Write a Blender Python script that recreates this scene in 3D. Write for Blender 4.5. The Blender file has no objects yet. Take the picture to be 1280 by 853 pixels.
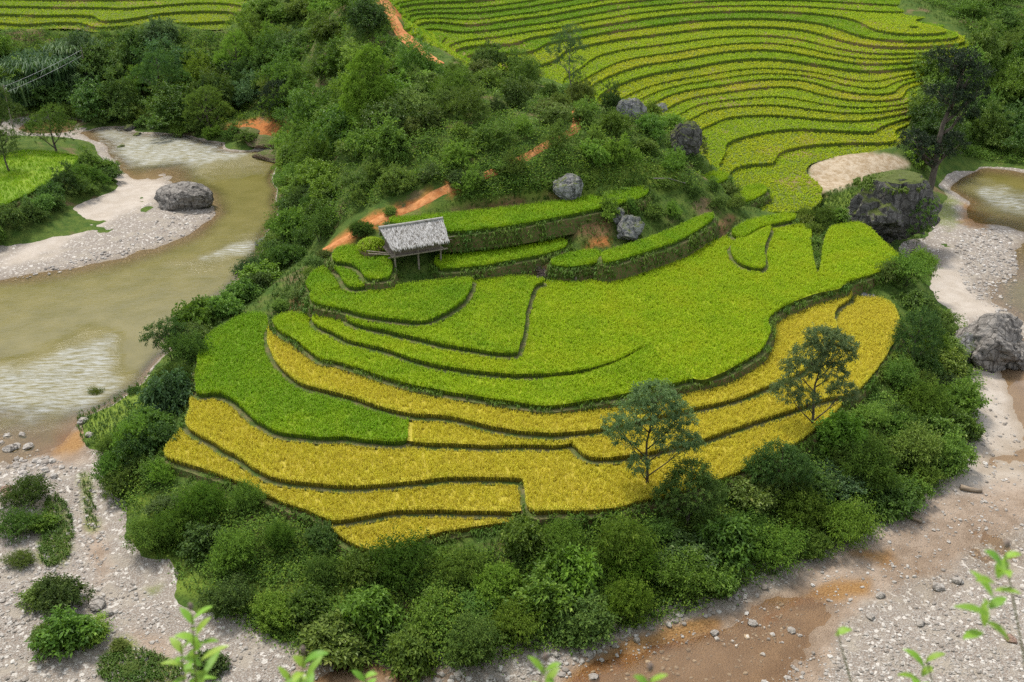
import bpy, math, random
import numpy as np
from mathutils import Vector, Matrix

R = math.radians
rng = np.random.default_rng(11)
random.seed(11)
SC = bpy.context.scene
COL = SC.collection

# ---------------------------------------------------------------- camera, sky, sun, exposure
H, PITCH, FPX = 36.0, R(27.0), 1256.0
cam_d = bpy.data.cameras.new('camera')
cam = bpy.data.objects.new('camera', cam_d)
COL.objects.link(cam)
cam.location = (0, 0, H)
cam.rotation_euler = (R(90) - PITCH, 0, 0)
cam_d.sensor_width = 36.0
cam_d.lens = 36.0 * FPX / 1280.0
cam_d.clip_start = 0.1
cam_d.clip_end = 3000
cam_d.dof.use_dof = True
cam_d.dof.focus_distance = 65
cam_d.dof.aperture_fstop = 3.2
SC.camera = cam

SUN_EL, SUN_AZ = R(60), R(-38)       # azimuth measured from +Y towards +X
world = bpy.data.worlds.new('World')
SC.world = world
world.use_nodes = True
wn, wl = world.node_tree.nodes, world.node_tree.links
bg = wn['Background']
sky = wn.new('ShaderNodeTexSky')
sky.sky_type = 'NISHITA'
sky.sun_disc = False
sky.sun_elevation = SUN_EL
sky.sun_rotation = SUN_AZ
sky.dust_density = 3.0
mixw = wn.new('ShaderNodeMix')
mixw.data_type = 'RGBA'
mixw.inputs[0].default_value = 0.6
mixw.inputs[7].default_value = (6.2, 6.4, 6.6, 1)      # the cloud layer of an overcast day
wl.new(sky.outputs[0], mixw.inputs[6])
wl.new(mixw.outputs[2], bg.inputs[0])
bg.inputs[1].default_value = 0.08
sun_d = bpy.data.lights.new('sun', 'SUN')
sun_d.energy = 1.5
sun_d.angle = R(10)
sun_d.color = (1.0, 0.95, 0.86)
sun = bpy.data.objects.new('sun', sun_d)
COL.objects.link(sun)
sun_dir = Vector((math.sin(SUN_AZ) * math.cos(SUN_EL), math.cos(SUN_AZ) * math.cos(SUN_EL), math.sin(SUN_EL)))
sun.rotation_euler = sun_dir.to_track_quat('Z', 'Y').to_euler()
SC.view_settings.view_transform = 'Standard'
SC.view_settings.look = 'None'
SC.view_settings.exposure = 1.55
SC.view_settings.gamma = 1.0
SC.render.engine = 'CYCLES'
SC.cycles.max_bounces = 5
SC.cycles.diffuse_bounces = 3
SC.cycles.glossy_bounces = 2
SC.cycles.transmission_bounces = 3
SC.cycles.transparent_max_bounces = 6
SC.cycles.use_denoising = False
SC.cycles.sample_clamp_direct = 2.5
SC.cycles.sample_clamp_indirect = 2.0
SC.cycles.caustics_reflective = False
SC.cycles.caustics_refractive = False

# ---------------------------------------------------------------- geometry helpers
FWD = np.array([0, math.cos(PITCH), -math.sin(PITCH)])
UPV = np.array([0, math.sin(PITCH), math.cos(PITCH)])

def rays(uv):
    uv = np.atleast_2d(np.asarray(uv, float))
    xc = (uv[:, 0] - 640) / FPX
    yc = -(uv[:, 1] - 426.5) / FPX
    return np.stack([xc, FWD[1] + yc * UPV[1], FWD[2] + yc * UPV[2]], 1)

def unproj(uv, z):
    """photo positions -> points of the valley at height z"""
    d = rays(uv)
    t = (np.asarray(z, float) - H) / d[:, 2]
    p = d * t[:, None]
    p[:, 2] += H
    return p

def proj(P):
    P = np.asarray(P, float)
    q = P - np.array([0, 0, H])
    f = q @ FWD
    return np.stack([640 + FPX * q[:, 0] / f, 426.5 - FPX * (q @ UPV) / f], 1)

def catmull(pts, n=6, closed=True):
    p = np.asarray(pts, float)
    N = len(p)
    out = []
    for i in range(N if closed else N - 1):
        if closed:
            a, b, c, d = p[i - 1], p[i], p[(i + 1) % N], p[(i + 2) % N]
        else:
            a, b, c, d = p[max(i - 1, 0)], p[i], p[i + 1], p[min(i + 2, N - 1)]
        for k in range(n):
            t = k / n
            out.append(0.5 * (2 * b + (c - a) * t + (2 * a - 5 * b + 4 * c - d) * t * t + (3 * b - a - 3 * c + d) * t ** 3))
    if not closed:
        out.append(p[-1])
    return np.array(out)

def sdf(P, poly):
    """signed distance to a polygon, positive inside"""
    P = np.asarray(P, float)[:, :2]
    poly = np.asarray(poly, float)[:, :2]
    d = np.full(len(P), 1e18)
    ins = np.zeros(len(P), bool)
    n = len(poly)
    for i in range(n):
        a, b = poly[i], poly[(i + 1) % n]
        e = b - a
        w = P - a
        t = np.clip((w @ e) / max(e @ e, 1e-12), 0, 1)
        q = w - t[:, None] * e
        d = np.minimum(d, (q * q).sum(1))
        c = ((a[1] > P[:, 1]) != (b[1] > P[:, 1]))
        if abs(e[1]) > 1e-12:
            ins ^= c & (P[:, 0] < a[0] + e[0] * (P[:, 1] - a[1]) / e[1])
    d = np.sqrt(d)
    return np.where(ins, d, -d)

def sdf_near(P, poly, pad):
    out = np.full(len(P), -1e6)
    lo, hi = poly[:, :2].min(0) - pad, poly[:, :2].max(0) + pad
    m = (P[:, 0] > lo[0]) & (P[:, 0] < hi[0]) & (P[:, 1] > lo[1]) & (P[:, 1] < hi[1])
    if m.any():
        out[m] = sdf(P[m], poly)
    return out

def outset(poly, d):
    p = np.asarray(poly, float)[:, :2]
    area = 0.5 * np.sum(p[:, 0] * np.roll(p[:, 1], -1) - np.roll(p[:, 0], -1) * p[:, 1])
    sgn = 1 if area > 0 else -1
    t = np.roll(p, -1, 0) - np.roll(p, 1, 0)
    t /= np.maximum(np.linalg.norm(t, axis=1), 1e-9)[:, None]
    nrm = np.stack([t[:, 1], -t[:, 0]], 1) * sgn
    return p + nrm * d

def hash2(ix, iy, s):
    h = np.sin(ix * 127.1 + iy * 311.7 + s * 74.7) * 43758.5453
    return h - np.floor(h)

def vnoise(x, y, s=0.0):
    ix, iy = np.floor(x), np.floor(y)
    fx, fy = x - ix, y - iy
    fx = fx * fx * (3 - 2 * fx); fy = fy * fy * (3 - 2 * fy)
    a, b = hash2(ix, iy, s), hash2(ix + 1, iy, s)
    c, d = hash2(ix, iy + 1, s), hash2(ix + 1, iy + 1, s)
    return (a * (1 - fx) + b * fx) * (1 - fy) + (c * (1 - fx) + d * fx) * fy - 0.5

def fbm(x, y, s=0.0, o=3):
    v, a = 0, 1.0
    for i in range(o):
        v = v + a * vnoise(x, y, s + i * 7.3)
        x, y, a = x * 2.03, y * 2.03, a * 0.5
    return v

def smooth(e0, e1, x):
    t = np.clip((x - e0) / (e1 - e0), 0, 1)
    return t * t * (3 - 2 * t)

def mesh(name, V, F, mats, attrs=None, smooth_shade=False, fmat=None):
    V = np.asarray(V, np.float32)
    me = bpy.data.meshes.new(name)
    if isinstance(F, np.ndarray) and F.ndim == 2:
        me.vertices.add(len(V)); me.vertices.foreach_set('co', V.ravel())
        k = F.shape[1]
        me.loops.add(F.size); me.loops.foreach_set('vertex_index', F.astype(np.int32).ravel())
        me.polygons.add(len(F)); me.polygons.foreach_set('loop_start', np.arange(0, F.size, k, dtype=np.int32))
        me.update(calc_edges=True)
    else:
        me.from_pydata([tuple(map(float, v)) for v in V], [], [tuple(int(i) for i in f) for f in F])
        me.update()
    for m in (mats if isinstance(mats, (list, tuple)) else [mats]):
        me.materials.append(m)
    if fmat is not None:
        me.polygons.foreach_set('material_index', np.asarray(fmat, np.int32))
    for k, a in (attrs or {}).items():
        at = me.attributes.new(k, 'FLOAT', 'POINT')
        at.data.foreach_set('value', np.asarray(a, np.float32))
    me.polygons.foreach_set('use_smooth', np.full(len(me.polygons), bool(smooth_shade)))
    return me

def link(name, me, parent=None):
    o = bpy.data.objects.new(name, me)
    COL.objects.link(o)
    if parent is not None:
        o.parent = parent
    return o

def tag(o, label=None, cat=None, group=None, kind=None):
    if label: o['label'] = label
    if cat: o['category'] = cat
    if group: o['group'] = group
    if kind: o['kind'] = kind
    return o

def empty(name, loc, rz=0):
    o = bpy.data.objects.new(name, None)
    COL.objects.link(o)
    o.location = loc
    o.rotation_euler = (0, 0, rz)
    o.empty_display_size = 0.3
    return o

def copy_tree(o, parent=None):
    c = o.copy()
    COL.objects.link(c)
    if parent is not None:
        c.parent = parent
    for ch in [k for k in o.children]:
        copy_tree(ch, c)
    return c

class MB:
    """collects simple solids into one mesh"""
    def __init__(s): s.v, s.f = [], []
    def add(s, V, F):
        b = len(s.v); s.v += [tuple(map(float, v)) for v in V]; s.f += [tuple(int(i) + b for i in f) for f in F]
    def box(s, c, size, rot=None):
        x, y, z = [k / 2 for k in size]
        P = [Vector((a, b, d)) for a in (-x, x) for b in (-y, y) for d in (-z, z)]
        M = rot or Matrix.Identity(3)
        s.add([M @ p + Vector(c) for p in P], [(0, 1, 3, 2), (4, 6, 7, 5), (0, 4, 5, 1), (2, 3, 7, 6), (0, 2, 6, 4), (1, 5, 7, 3)])
    def tube(s, pts, rad, n=7, cap=True):
        pts = [Vector(p) for p in pts]
        rad = rad if isinstance(rad, (list, tuple, np.ndarray)) else [rad] * len(pts)
        b = []
        for i, p in enumerate(pts):
            t = (pts[min(i + 1, len(pts) - 1)] - pts[max(i - 1, 0)]).normalized()
            a = Vector((1, 0, 0)) if abs(t.x) < 0.8 else Vector((0, 1, 0))
            u = t.cross(a).normalized(); w = t.cross(u)
            for k in range(n):
                g = 2 * math.pi * k / n
                b.append(p + (u * math.cos(g) + w * math.sin(g)) * float(rad[i]))
        F = []
        for i in range(len(pts) - 1):
            for k in range(n):
                F.append((i * n + k, i * n + (k + 1) % n, (i + 1) * n + (k + 1) % n, (i + 1) * n + k))
        if cap:
            F.append(tuple(range(n))[::-1]); F.append(tuple(range((len(pts) - 1) * n, len(pts) * n)))
        s.add(b, F)
    def me(s, name, mat, sm=False): return mesh(name, np.array(s.v), s.f, mat, smooth_shade=sm)
    def build(s, name, mat, parent=None, sm=False): return link(name, s.me(name, mat, sm), parent)

def clip(V, T, s):
    """keep the part of a triangle mesh where s >= 0; V carries any number of columns. Returns V, T, cut edge pairs"""
    ins = s[T] >= 0
    cnt = ins.sum(1)
    keep = [T[cnt == 3]]
    V = [V]; n = len(V[0]); cuts = []
    def cut(a, b):
        nonlocal n
        t = s[a] / (s[a] - s[b])
        W = V[0][a] * (1 - t)[:, None] + V[0][b] * t[:, None]
        V.append(W); i = np.arange(n, n + len(W)); n += len(W)
        return i
    for want in (1, 2):
        Q = T[cnt == want]
        if not len(Q): continue
        I = ins[cnt == want]
        k = np.argmax(I if want == 1 else ~I, 1)
        a = Q[np.arange(len(Q)), k]; b = Q[np.arange(len(Q)), (k + 1) % 3]; c = Q[np.arange(len(Q)), (k + 2) % 3]
        p = cut(a, b); q = cut(a, c)
        if want == 1:
            keep.append(np.stack([a, p, q], 1))
        else:
            keep.append(np.stack([p, b, c], 1)); keep.append(np.stack([p, c, q], 1))
        cuts.append(np.stack([p, q], 1))
    return np.concatenate(V), np.concatenate(keep), (np.concatenate(cuts) if cuts else np.zeros((0, 2), int))

def compact(V, T):
    u, inv = np.unique(T.ravel(), return_inverse=True)
    return V[u], inv.reshape(T.shape)

# ---------------------------------------------------------------- material helpers
def new_mat(name):
    m = bpy.data.materials.new(name)
    m.use_nodes = True
    nt = m.node_tree
    return m, nt, nt.nodes['Principled BSDF']

class NT:
    def __init__(s, nt): s.n, s.l = nt.nodes, nt.links
    def node(s, t, **k):
        o = s.n.new(t)
        for a, b in k.items(): setattr(o, a, b)
        return o
    def put(s, sock, v):
        if hasattr(v, 'is_output'): s.l.new(v, sock)
        elif isinstance(v, (tuple, list)) and len(v) == 3 and sock.type == 'RGBA': sock.default_value = (*v, 1)
        else: sock.default_value = v
    def mix(s, f, a, b, blend='MIX'):
        o = s.node('ShaderNodeMix', data_type='RGBA', blend_type=blend)
        s.put(o.inputs[0], f); s.put(o.inputs[6], a); s.put(o.inputs[7], b)
        return o.outputs[2]
    def math(s, op, a, b=0.0, c=None, clamp=False):
        o = s.node('ShaderNodeMath', operation=op, use_clamp=clamp)
        s.put(o.inputs[0], a); s.put(o.inputs[1], b)
        if c is not None: s.put(o.inputs[2], c)
        return o.outputs[0]
    def ramp(s, f, e0, e1, lo=0.0, hi=1.0):
        o = s.node('ShaderNodeMapRange'); o.interpolation_type = 'SMOOTHSTEP'
        s.put(o.inputs[0], f); s.put(o.inputs[1], e0); s.put(o.inputs[2], e1); s.put(o.inputs[3], lo); s.put(o.inputs[4], hi)
        return o.outputs[0]
    def attr(s, n):
        return s.node('ShaderNodeAttribute', attribute_name=n).outputs['Fac']
    def pos(s, obj=False):
        return s.node('ShaderNodeTexCoord').outputs['Object'] if obj else s.node('ShaderNodeNewGeometry').outputs['Position']
    def noise(s, vec, scale, detail=4.0, rough=0.55, stretch=None):
        if stretch is not None:
            mp = s.node('ShaderNodeMapping'); s.put(mp.inputs[0], vec); mp.inputs[3].default_value = stretch; vec = mp.outputs[0]
        o = s.node('ShaderNodeTexNoise'); s.put(o.inputs['Vector'], vec)
        o.inputs['Scale'].default_value = scale; o.inputs['Detail'].default_value = detail; o.inputs['Roughness'].default_value = rough
        return o.outputs[0]
    def voro(s, vec, scale, feat='F1'):
        o = s.node('ShaderNodeTexVoronoi', feature=feat); s.put(o.inputs['Vector'], vec); o.inputs['Scale'].default_value = scale
        return o
    def bump(s, h, strength, dist, normal=None):
        o = s.node('ShaderNodeBump'); s.put(o.inputs['Height'], h)
        s.put(o.inputs['Strength'], strength); o.inputs['Distance'].default_value = dist
        if normal is not None: s.put(o.inputs['Normal'], normal)
        return o.outputs[0]

def leaf_mat(name, c0, c1, c2, trans=0.3, rough=0.55, obj_var=0.27, spec=0.35):
    """leaf colours run c0..c1 by leaf, a few leaves are c2; each plant is a little lighter or darker than the next"""
    m, nt, p = new_mat(name); t = NT(nt)
    r = t.attr('rnd')
    col = t.mix(t.ramp(r, 0.0, 0.85), c0, c1)
    col = t.mix(t.ramp(r, 0.88, 0.97), col, c2)
    oi = t.node('ShaderNodeObjectInfo')
    hs = t.node('ShaderNodeHueSaturation')
    t.put(hs.inputs['Hue'], t.math('MULTIPLY_ADD', oi.outputs['Random'], 0.03, 0.485))
    t.put(hs.inputs['Value'], t.math('MULTIPLY_ADD', t.math('FRACT', t.math('MULTIPLY', oi.outputs['Random'], 7.31)), obj_var * 2, 1 - obj_var))
    t.put(hs.inputs['Color'], col)
    col = hs.outputs[0]
    t.put(p.inputs['Base Color'], col); p.inputs['Roughness'].default_value = rough
    p.inputs['Specular IOR Level'].default_value = spec
    tr = t.node('ShaderNodeBsdfTranslucent')
    t.put(tr.inputs[0], t.mix(1.0, col, (1.0, 1.05, 0.55), 'MULTIPLY'))
    mx = t.node('ShaderNodeMixShader'); mx.inputs[0].default_value = trans
    nt.links.new(p.outputs[0], mx.inputs[1]); nt.links.new(tr.outputs[0], mx.inputs[2])
    nt.links.new(mx.outputs[0], nt.nodes['Material Output'].inputs[0])
    return m

def simple_mat(name, c0, c1, scale=6.0, rough=0.85, bump=0.4, dist=0.03, stretch=None, obj=True, detail=6):
    m, nt, p = new_mat(name); t = NT(nt)
    v = t.pos(obj)
    n = t.noise(v, scale, detail, 0.6, stretch)
    t.put(p.inputs['Base Color'], t.mix(t.ramp(n, 0.3, 0.7), c0, c1))
    p.inputs['Roughness'].default_value = rough
    p.inputs['Specular IOR Level'].default_value = 0.25
    t.put(p.inputs['Normal'], t.bump(n, bump, dist))
    return m

# ---------------------------------------------------------------- the lie of the land: heights read at landmarks, then interpolated
CTRL = []
def hz(z, *uv):
    for q in uv: CTRL.append((*unproj(q, z)[0][:2], z))
def hzz(*uvz):
    for u, v, z in uvz: hz(z, (u, v))
# river on the far side of the meander
hz(-0.7, (60, 410), (200, 400), (270, 330), (315, 285), (300, 240), (285, 205), (30, 470), (110, 470), (-60, 430), (-60, 380))
hz(-0.35, (200, 175), (150, 168), (250, 185), (60, 520), (0, 510), (130, 505), (-60, 520), (0, 455), (60, 160))
# sand bar in the river
hz(0.36, (60, 305), (150, 258), (225, 262), (130, 300), (180, 240), (0, 325), (150, 230), (-60, 340))
hz(0.0, (0, 350), (60, 342), (150, 322), (232, 295), (273, 268), (262, 248), (215, 217), (150, 212), (-60, 365))
hz(-0.3, (0, 362), (100, 350), (235, 310), (285, 270), (275, 240), (225, 208))
# small field and grove beyond the bar
hzz((0, 240, 2.2), (40, 212, 2.2), (85, 198, 1.9), (0, 292, 1.3), (70, 255, 1.3), (128, 222, 1.1), (30, 175, 2.2), (100, 180, 1.3), (-60, 230, 2.6), (0, 305, .5), (85, 262, .5), (142, 222, .4), (125, 190, .3))
# far bank of the river
hz(0.75, (110, 147), (170, 152), (230, 160), (280, 169), (300, 180), (40, 140))
hz(-0.05, (110, 154), (170, 159), (230, 168), (280, 178), (300, 189))
hz(0.2, (352, 196), (350, 235), (353, 262), (328, 318), (292, 368), (230, 428), (186, 478), (168, 490), (112, 522), (104, 537))
hz(0.85, (168, 503), (135, 530), (150, 518), (188, 488), (122, 548), (205, 480))
hzz((100, 130, 1.2), (50, 100, 4), (100, 60, 7), (200, 110, 3), (200, 60, 7), (250, 40, 9), (0, 130, 2), (0, 60, 7.2), (300, 140, 1.5), (300, 100, 4), (-80, 60, 7.5), (-80, 120, 3))
# slope of the hill down to the river
hzz((430, 130, 8), (400, 100, 9), (385, 190, 4), (420, 200, 6), (362, 165, 2.2), (352, 135, 3.5), (430, 60, 13), (380, 60, 9.5), (330, 60, 7.5), (340, 20, 11), (420, 10, 16), (365, 280, 2), (395, 240, 5), (440, 250, 8), (400, 310, 4.6), (355, 345, 3), (470, 200, 10), (460, 150, 11), (310, 375, 2.6))
# knoll
hzz((440, 297, 6.9), (475, 272, 7.9), (512, 260, 8.5), (560, 250, 9.0), (650, 237, 9.3), (711, 245, 9.0), (780, 220, 9.3), (850, 218, 8.6), (650, 200, 11), (560, 200, 11), (750, 180, 11), (820, 160, 10.4), (862, 190, 7.6), (600, 150, 12.8), (690, 140, 12.2), (520, 150, 12.3), (560, 112, 13.2), (640, 122, 12.8), (545, 85, 13.2), (490, 0, 16), (515, 50, 14.6), (470, 30, 16), (890, 215, 6.2), (925, 240, 4.9), (760, 145, 11.6), (720, 135, 11.6))
# foot of the knoll, the hut bench and the bank under the small strips
hzz((600, 278, 7.6), (700, 262, 7.7), (790, 240, 7.9), (600, 305, 6.5), (700, 290, 6.4), (780, 280, 6.6), (850, 262, 6.7), (520, 340, 5.9), (600, 343, 5.0), (700, 345, 4.7), (800, 335, 4.7), (870, 305, 4.8), (430, 318, 6.2), (405, 335, 5.6), (470, 330, 6.1), (385, 355, 4.9), (360, 388, 4.0), (930, 275, 4.9))
# lip of the paddies
hzz((200, 572, 2.2), (300, 606, 2.3), (400, 652, 2.1), (470, 692, 1.8), (540, 672, 2.0), (640, 657, 2.2), (700, 645, 2.6), (800, 632, 2.7), (900, 600, 2.7), (1000, 550, 2.7), (1050, 515, 2.7), (1092, 482, 2.9), (1132, 405, 3.0), (1122, 372, 3.2), (240, 500, 2.6), (243, 440, 2.9), (285, 395, 3.2), (330, 385, 3.5))
hzz((600, 600, 2.6), (600, 450, 4.0), (850, 400, 4.3), (1000, 320, 4.3), (300, 470, 3.0), (1080, 430, 3.0), (760, 560, 3), (1130, 345, 2.6))
# the slope below the paddies and the bench in it
hz(1.1, (190, 640), (262, 725), (350, 736), (440, 740), (180, 600))
hz(1.0, (550, 760), (700, 725), (850, 690), (980, 635), (1100, 570), (1170, 480), (1175, 420))
hz(0.4, (128, 562), (158, 650), (222, 722), (300, 775), (400, 818), (550, 836), (700, 805), (850, 768), (1000, 700), (1100, 655), (1195, 590), (1222, 500), (1212, 430), (1160, 370), (1170, 310))
# gravel and shallows round the nose of the spur
hz(0.28, (20, 610), (60, 590), (105, 600), (130, 680), (50, 700), (0, 700), (150, 735), (200, 780), (100, 800), (40, 840), (290, 830), (0, 780), (-60, 650), (-60, 800), (340, 850))
hz(0.2, (60, 650), (75, 750))
hz(-0.12, (80, 552), (40, 545), (420, 842), (500, 850))
hz(0.2, (600, 842), (700, 822), (900, 752), (980, 715))
hz(-0.08, (760, 835), (850, 812), (900, 800), (960, 782), (830, 850), (780, 880), (900, 880))
hz(0.07, (1040, 740), (1100, 700), (1150, 680), (1240, 640), (1060, 790), (1180, 720), (1290, 690))
hz(0.2, (1100, 800), (1200, 780), (1280, 760), (1040, 845), (1180, 850), (1290, 840), (1290, 630), (1150, 650))
hz(0.08, (1215, 575), (1250, 590), (1285, 600))
hz(0.3, (1240, 520), (1230, 490), (1190, 372), (1235, 330), (1215, 300), (1200, 400), (1180, 340), (1260, 400))
hz(-0.35, (1272, 250), (1245, 225), (1220, 228), (1330, 240), (1330, 280))
hz(-0.25, (1282, 360), (1290, 400), (1330, 380), (1300, 440), (1282, 480), (1290, 320))
hz(-0.12, (1140, 318), (1222, 268), (1212, 262), (1152, 325))
hz(0.15, (1205, 255), (1255, 290), (1198, 285), (1265, 300), (1190, 240))
hz(0.3, (1185, 265), (1175, 235))
# far right bank, sand patch, block of rock
hzz((1250, 100, 4.5), (1250, 150, 2), (1285, 190, 1), (1215, 198, .5), (1180, 120, 5.4), (1200, 40, 10.5), (1250, 40, 10), (1285, 0, 12.6), (1240, 0, 13), (1180, 170, 2.5), (1170, 205, 1.4), (1330, 150, 2.2), (1330, 60, 9.5), (1330, 0, 12.6))
hzz((1070, 212, 3.85), (1020, 220, 3.85), (1110, 205, 3.8), (1060, 240, 3.4), (950, 232, 3.9), (1000, 255, 3.8), (1130, 230, 2.2), (1100, 295, 1.6), (1060, 280, 3.6), (1150, 280, .7))
# contour lines of the terraced hillsides: each is the front edge of one step, with its height
FLOOR, STEP = 4.5, 0.36
CONT = {
 1: [(975, 208), (985, 193), (1030, 184), (1080, 180), (1125, 176)],
 3: [(901, 180), (915, 171), (952, 162), (1003, 158), (1095, 157)],
 5: [(848, 160), (870, 147), (887, 138), (969, 132), (1142, 131)],
 8: [(800, 140), (822, 130), (850, 117), (900, 108), (1000, 101), (1142, 102)],
 10: [(772, 128), (800, 113), (855, 98), (1000, 88), (1150, 90)],
 12: [(742, 122), (765, 104), (800, 92), (855, 82), (1000, 74), (1165, 79)],
 14: [(720, 112), (735, 96), (765, 81), (850, 64), (1000, 58), (1212, 64)],
 16: [(704, 86), (722, 70), (765, 56), (850, 45), (1000, 42), (1210, 50)],
 18: [(588, 76), (663, 66), (690, 54), (765, 40), (850, 29), (1000, 27), (1180, 36)],
 20: [(566, 61), (636, 52), (690, 40), (765, 27), (850, 15), (1000, 13), (1150, 21)],
 22: [(562, 45), (615, 37), (690, 27), (765, 13), (850, 3), (1000, 0), (1130, 7)],
 24: [(511, 31), (585, 27), (640, 20), (765, 0), (850, -8), (1000, -11), (1130, -6)],
 26: [(508, 17), (580, 13), (676, 2), (765, -10), (850, -18), (1000, -24)],
 29: [(505, 2), (580, -4), (676, -16), (850, -32), (1000, -38)],
}
for k, pts in CONT.items():
    for q in pts: hz(FLOOR + STEP * k, q)
LFLOOR, LSTEP = 9.3, 0.5
for k, v in ((0, 37), (1, 29.5), (2, 20), (3, 10.5), (4, 1), (6, -18)):
    for u in (-60, 20, 110, 200, 290):
        hz(LFLOOR + LSTEP * k, (u, v + 2.0 * math.sin(u / 60.0)))
for x in (-170, -100, -40, 40, 100, 170):
    CTRL.append((x, 230, 26.0)); CTRL.append((x * 1.3, 330, 48.0))
for y in (30, 60, 90, 120):
    CTRL.append((-0.62 * y - 30, y, 0.0)); CTRL.append((0.62 * y + 32, y, 1.0))
CTRL = np.array(CTRL)

class TPS:
    def __init__(s, P, lam=0.02):
        s.c = P[:, :2] / 50.0
        n = len(P)
        d2 = ((s.c[:, None] - s.c[None]) ** 2).sum(2)
        K = 0.5 * d2 * np.log(d2 + 1e-12) + np.eye(n) * lam * 0.02
        Q = np.concatenate([np.ones((n, 1)), s.c], 1)
        A = np.block([[K, Q], [Q.T, np.zeros((3, 3))]])
        s.w = np.linalg.solve(A, np.concatenate([P[:, 2], np.zeros(3)]))
    def __call__(s, x, y):
        X = np.stack([np.ravel(x), np.ravel(y)], 1) / 50.0
        out = np.empty(len(X))
        for i in range(0, len(X), 8000):
            d2 = ((X[i:i + 8000, None] - s.c[None]) ** 2).sum(2)
            out[i:i + 8000] = (0.5 * d2 * np.log(d2 + 1e-12)) @ s.w[:-3] + s.w[-3] + X[i:i + 8000] @ s.w[-2:]
        return out
tps_exact = TPS(CTRL)
TX0, TY0, TN, TM = -170.0, 18.0, 341, 232
_gx, _gy = np.meshgrid(TX0 + np.arange(TN), TY0 + np.arange(TM))
TG = tps_exact(_gx, _gy).reshape(TM, TN)
def tps(x, y):
    x = np.ravel(np.asarray(x, float)); y = np.ravel(np.asarray(y, float))
    fx = x - TX0; fy = y - TY0
    ix = np.floor(fx).astype(int); iy = np.floor(fy).astype(int)
    ok = (ix >= 1) & (ix < TN - 2) & (iy >= 1) & (iy < TM - 2)
    out = np.empty(len(x))
    def w(t): return (-.5 * t + t * t - .5 * t ** 3, 1 - 2.5 * t * t + 1.5 * t ** 3, .5 * t + 2 * t * t - 1.5 * t ** 3, -.5 * t * t + .5 * t ** 3)
    wx, wy = w((fx - ix)[ok]), w((fy - iy)[ok]); jx, jy = ix[ok], iy[ok]
    out[ok] = sum(wy[a] * wx[b] * TG[jy + a - 1, jx + b - 1] for a in range(4) for b in range(4))
    if (~ok).any(): out[~ok] = tps_exact(x[~ok], y[~ok])
    return out

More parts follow.
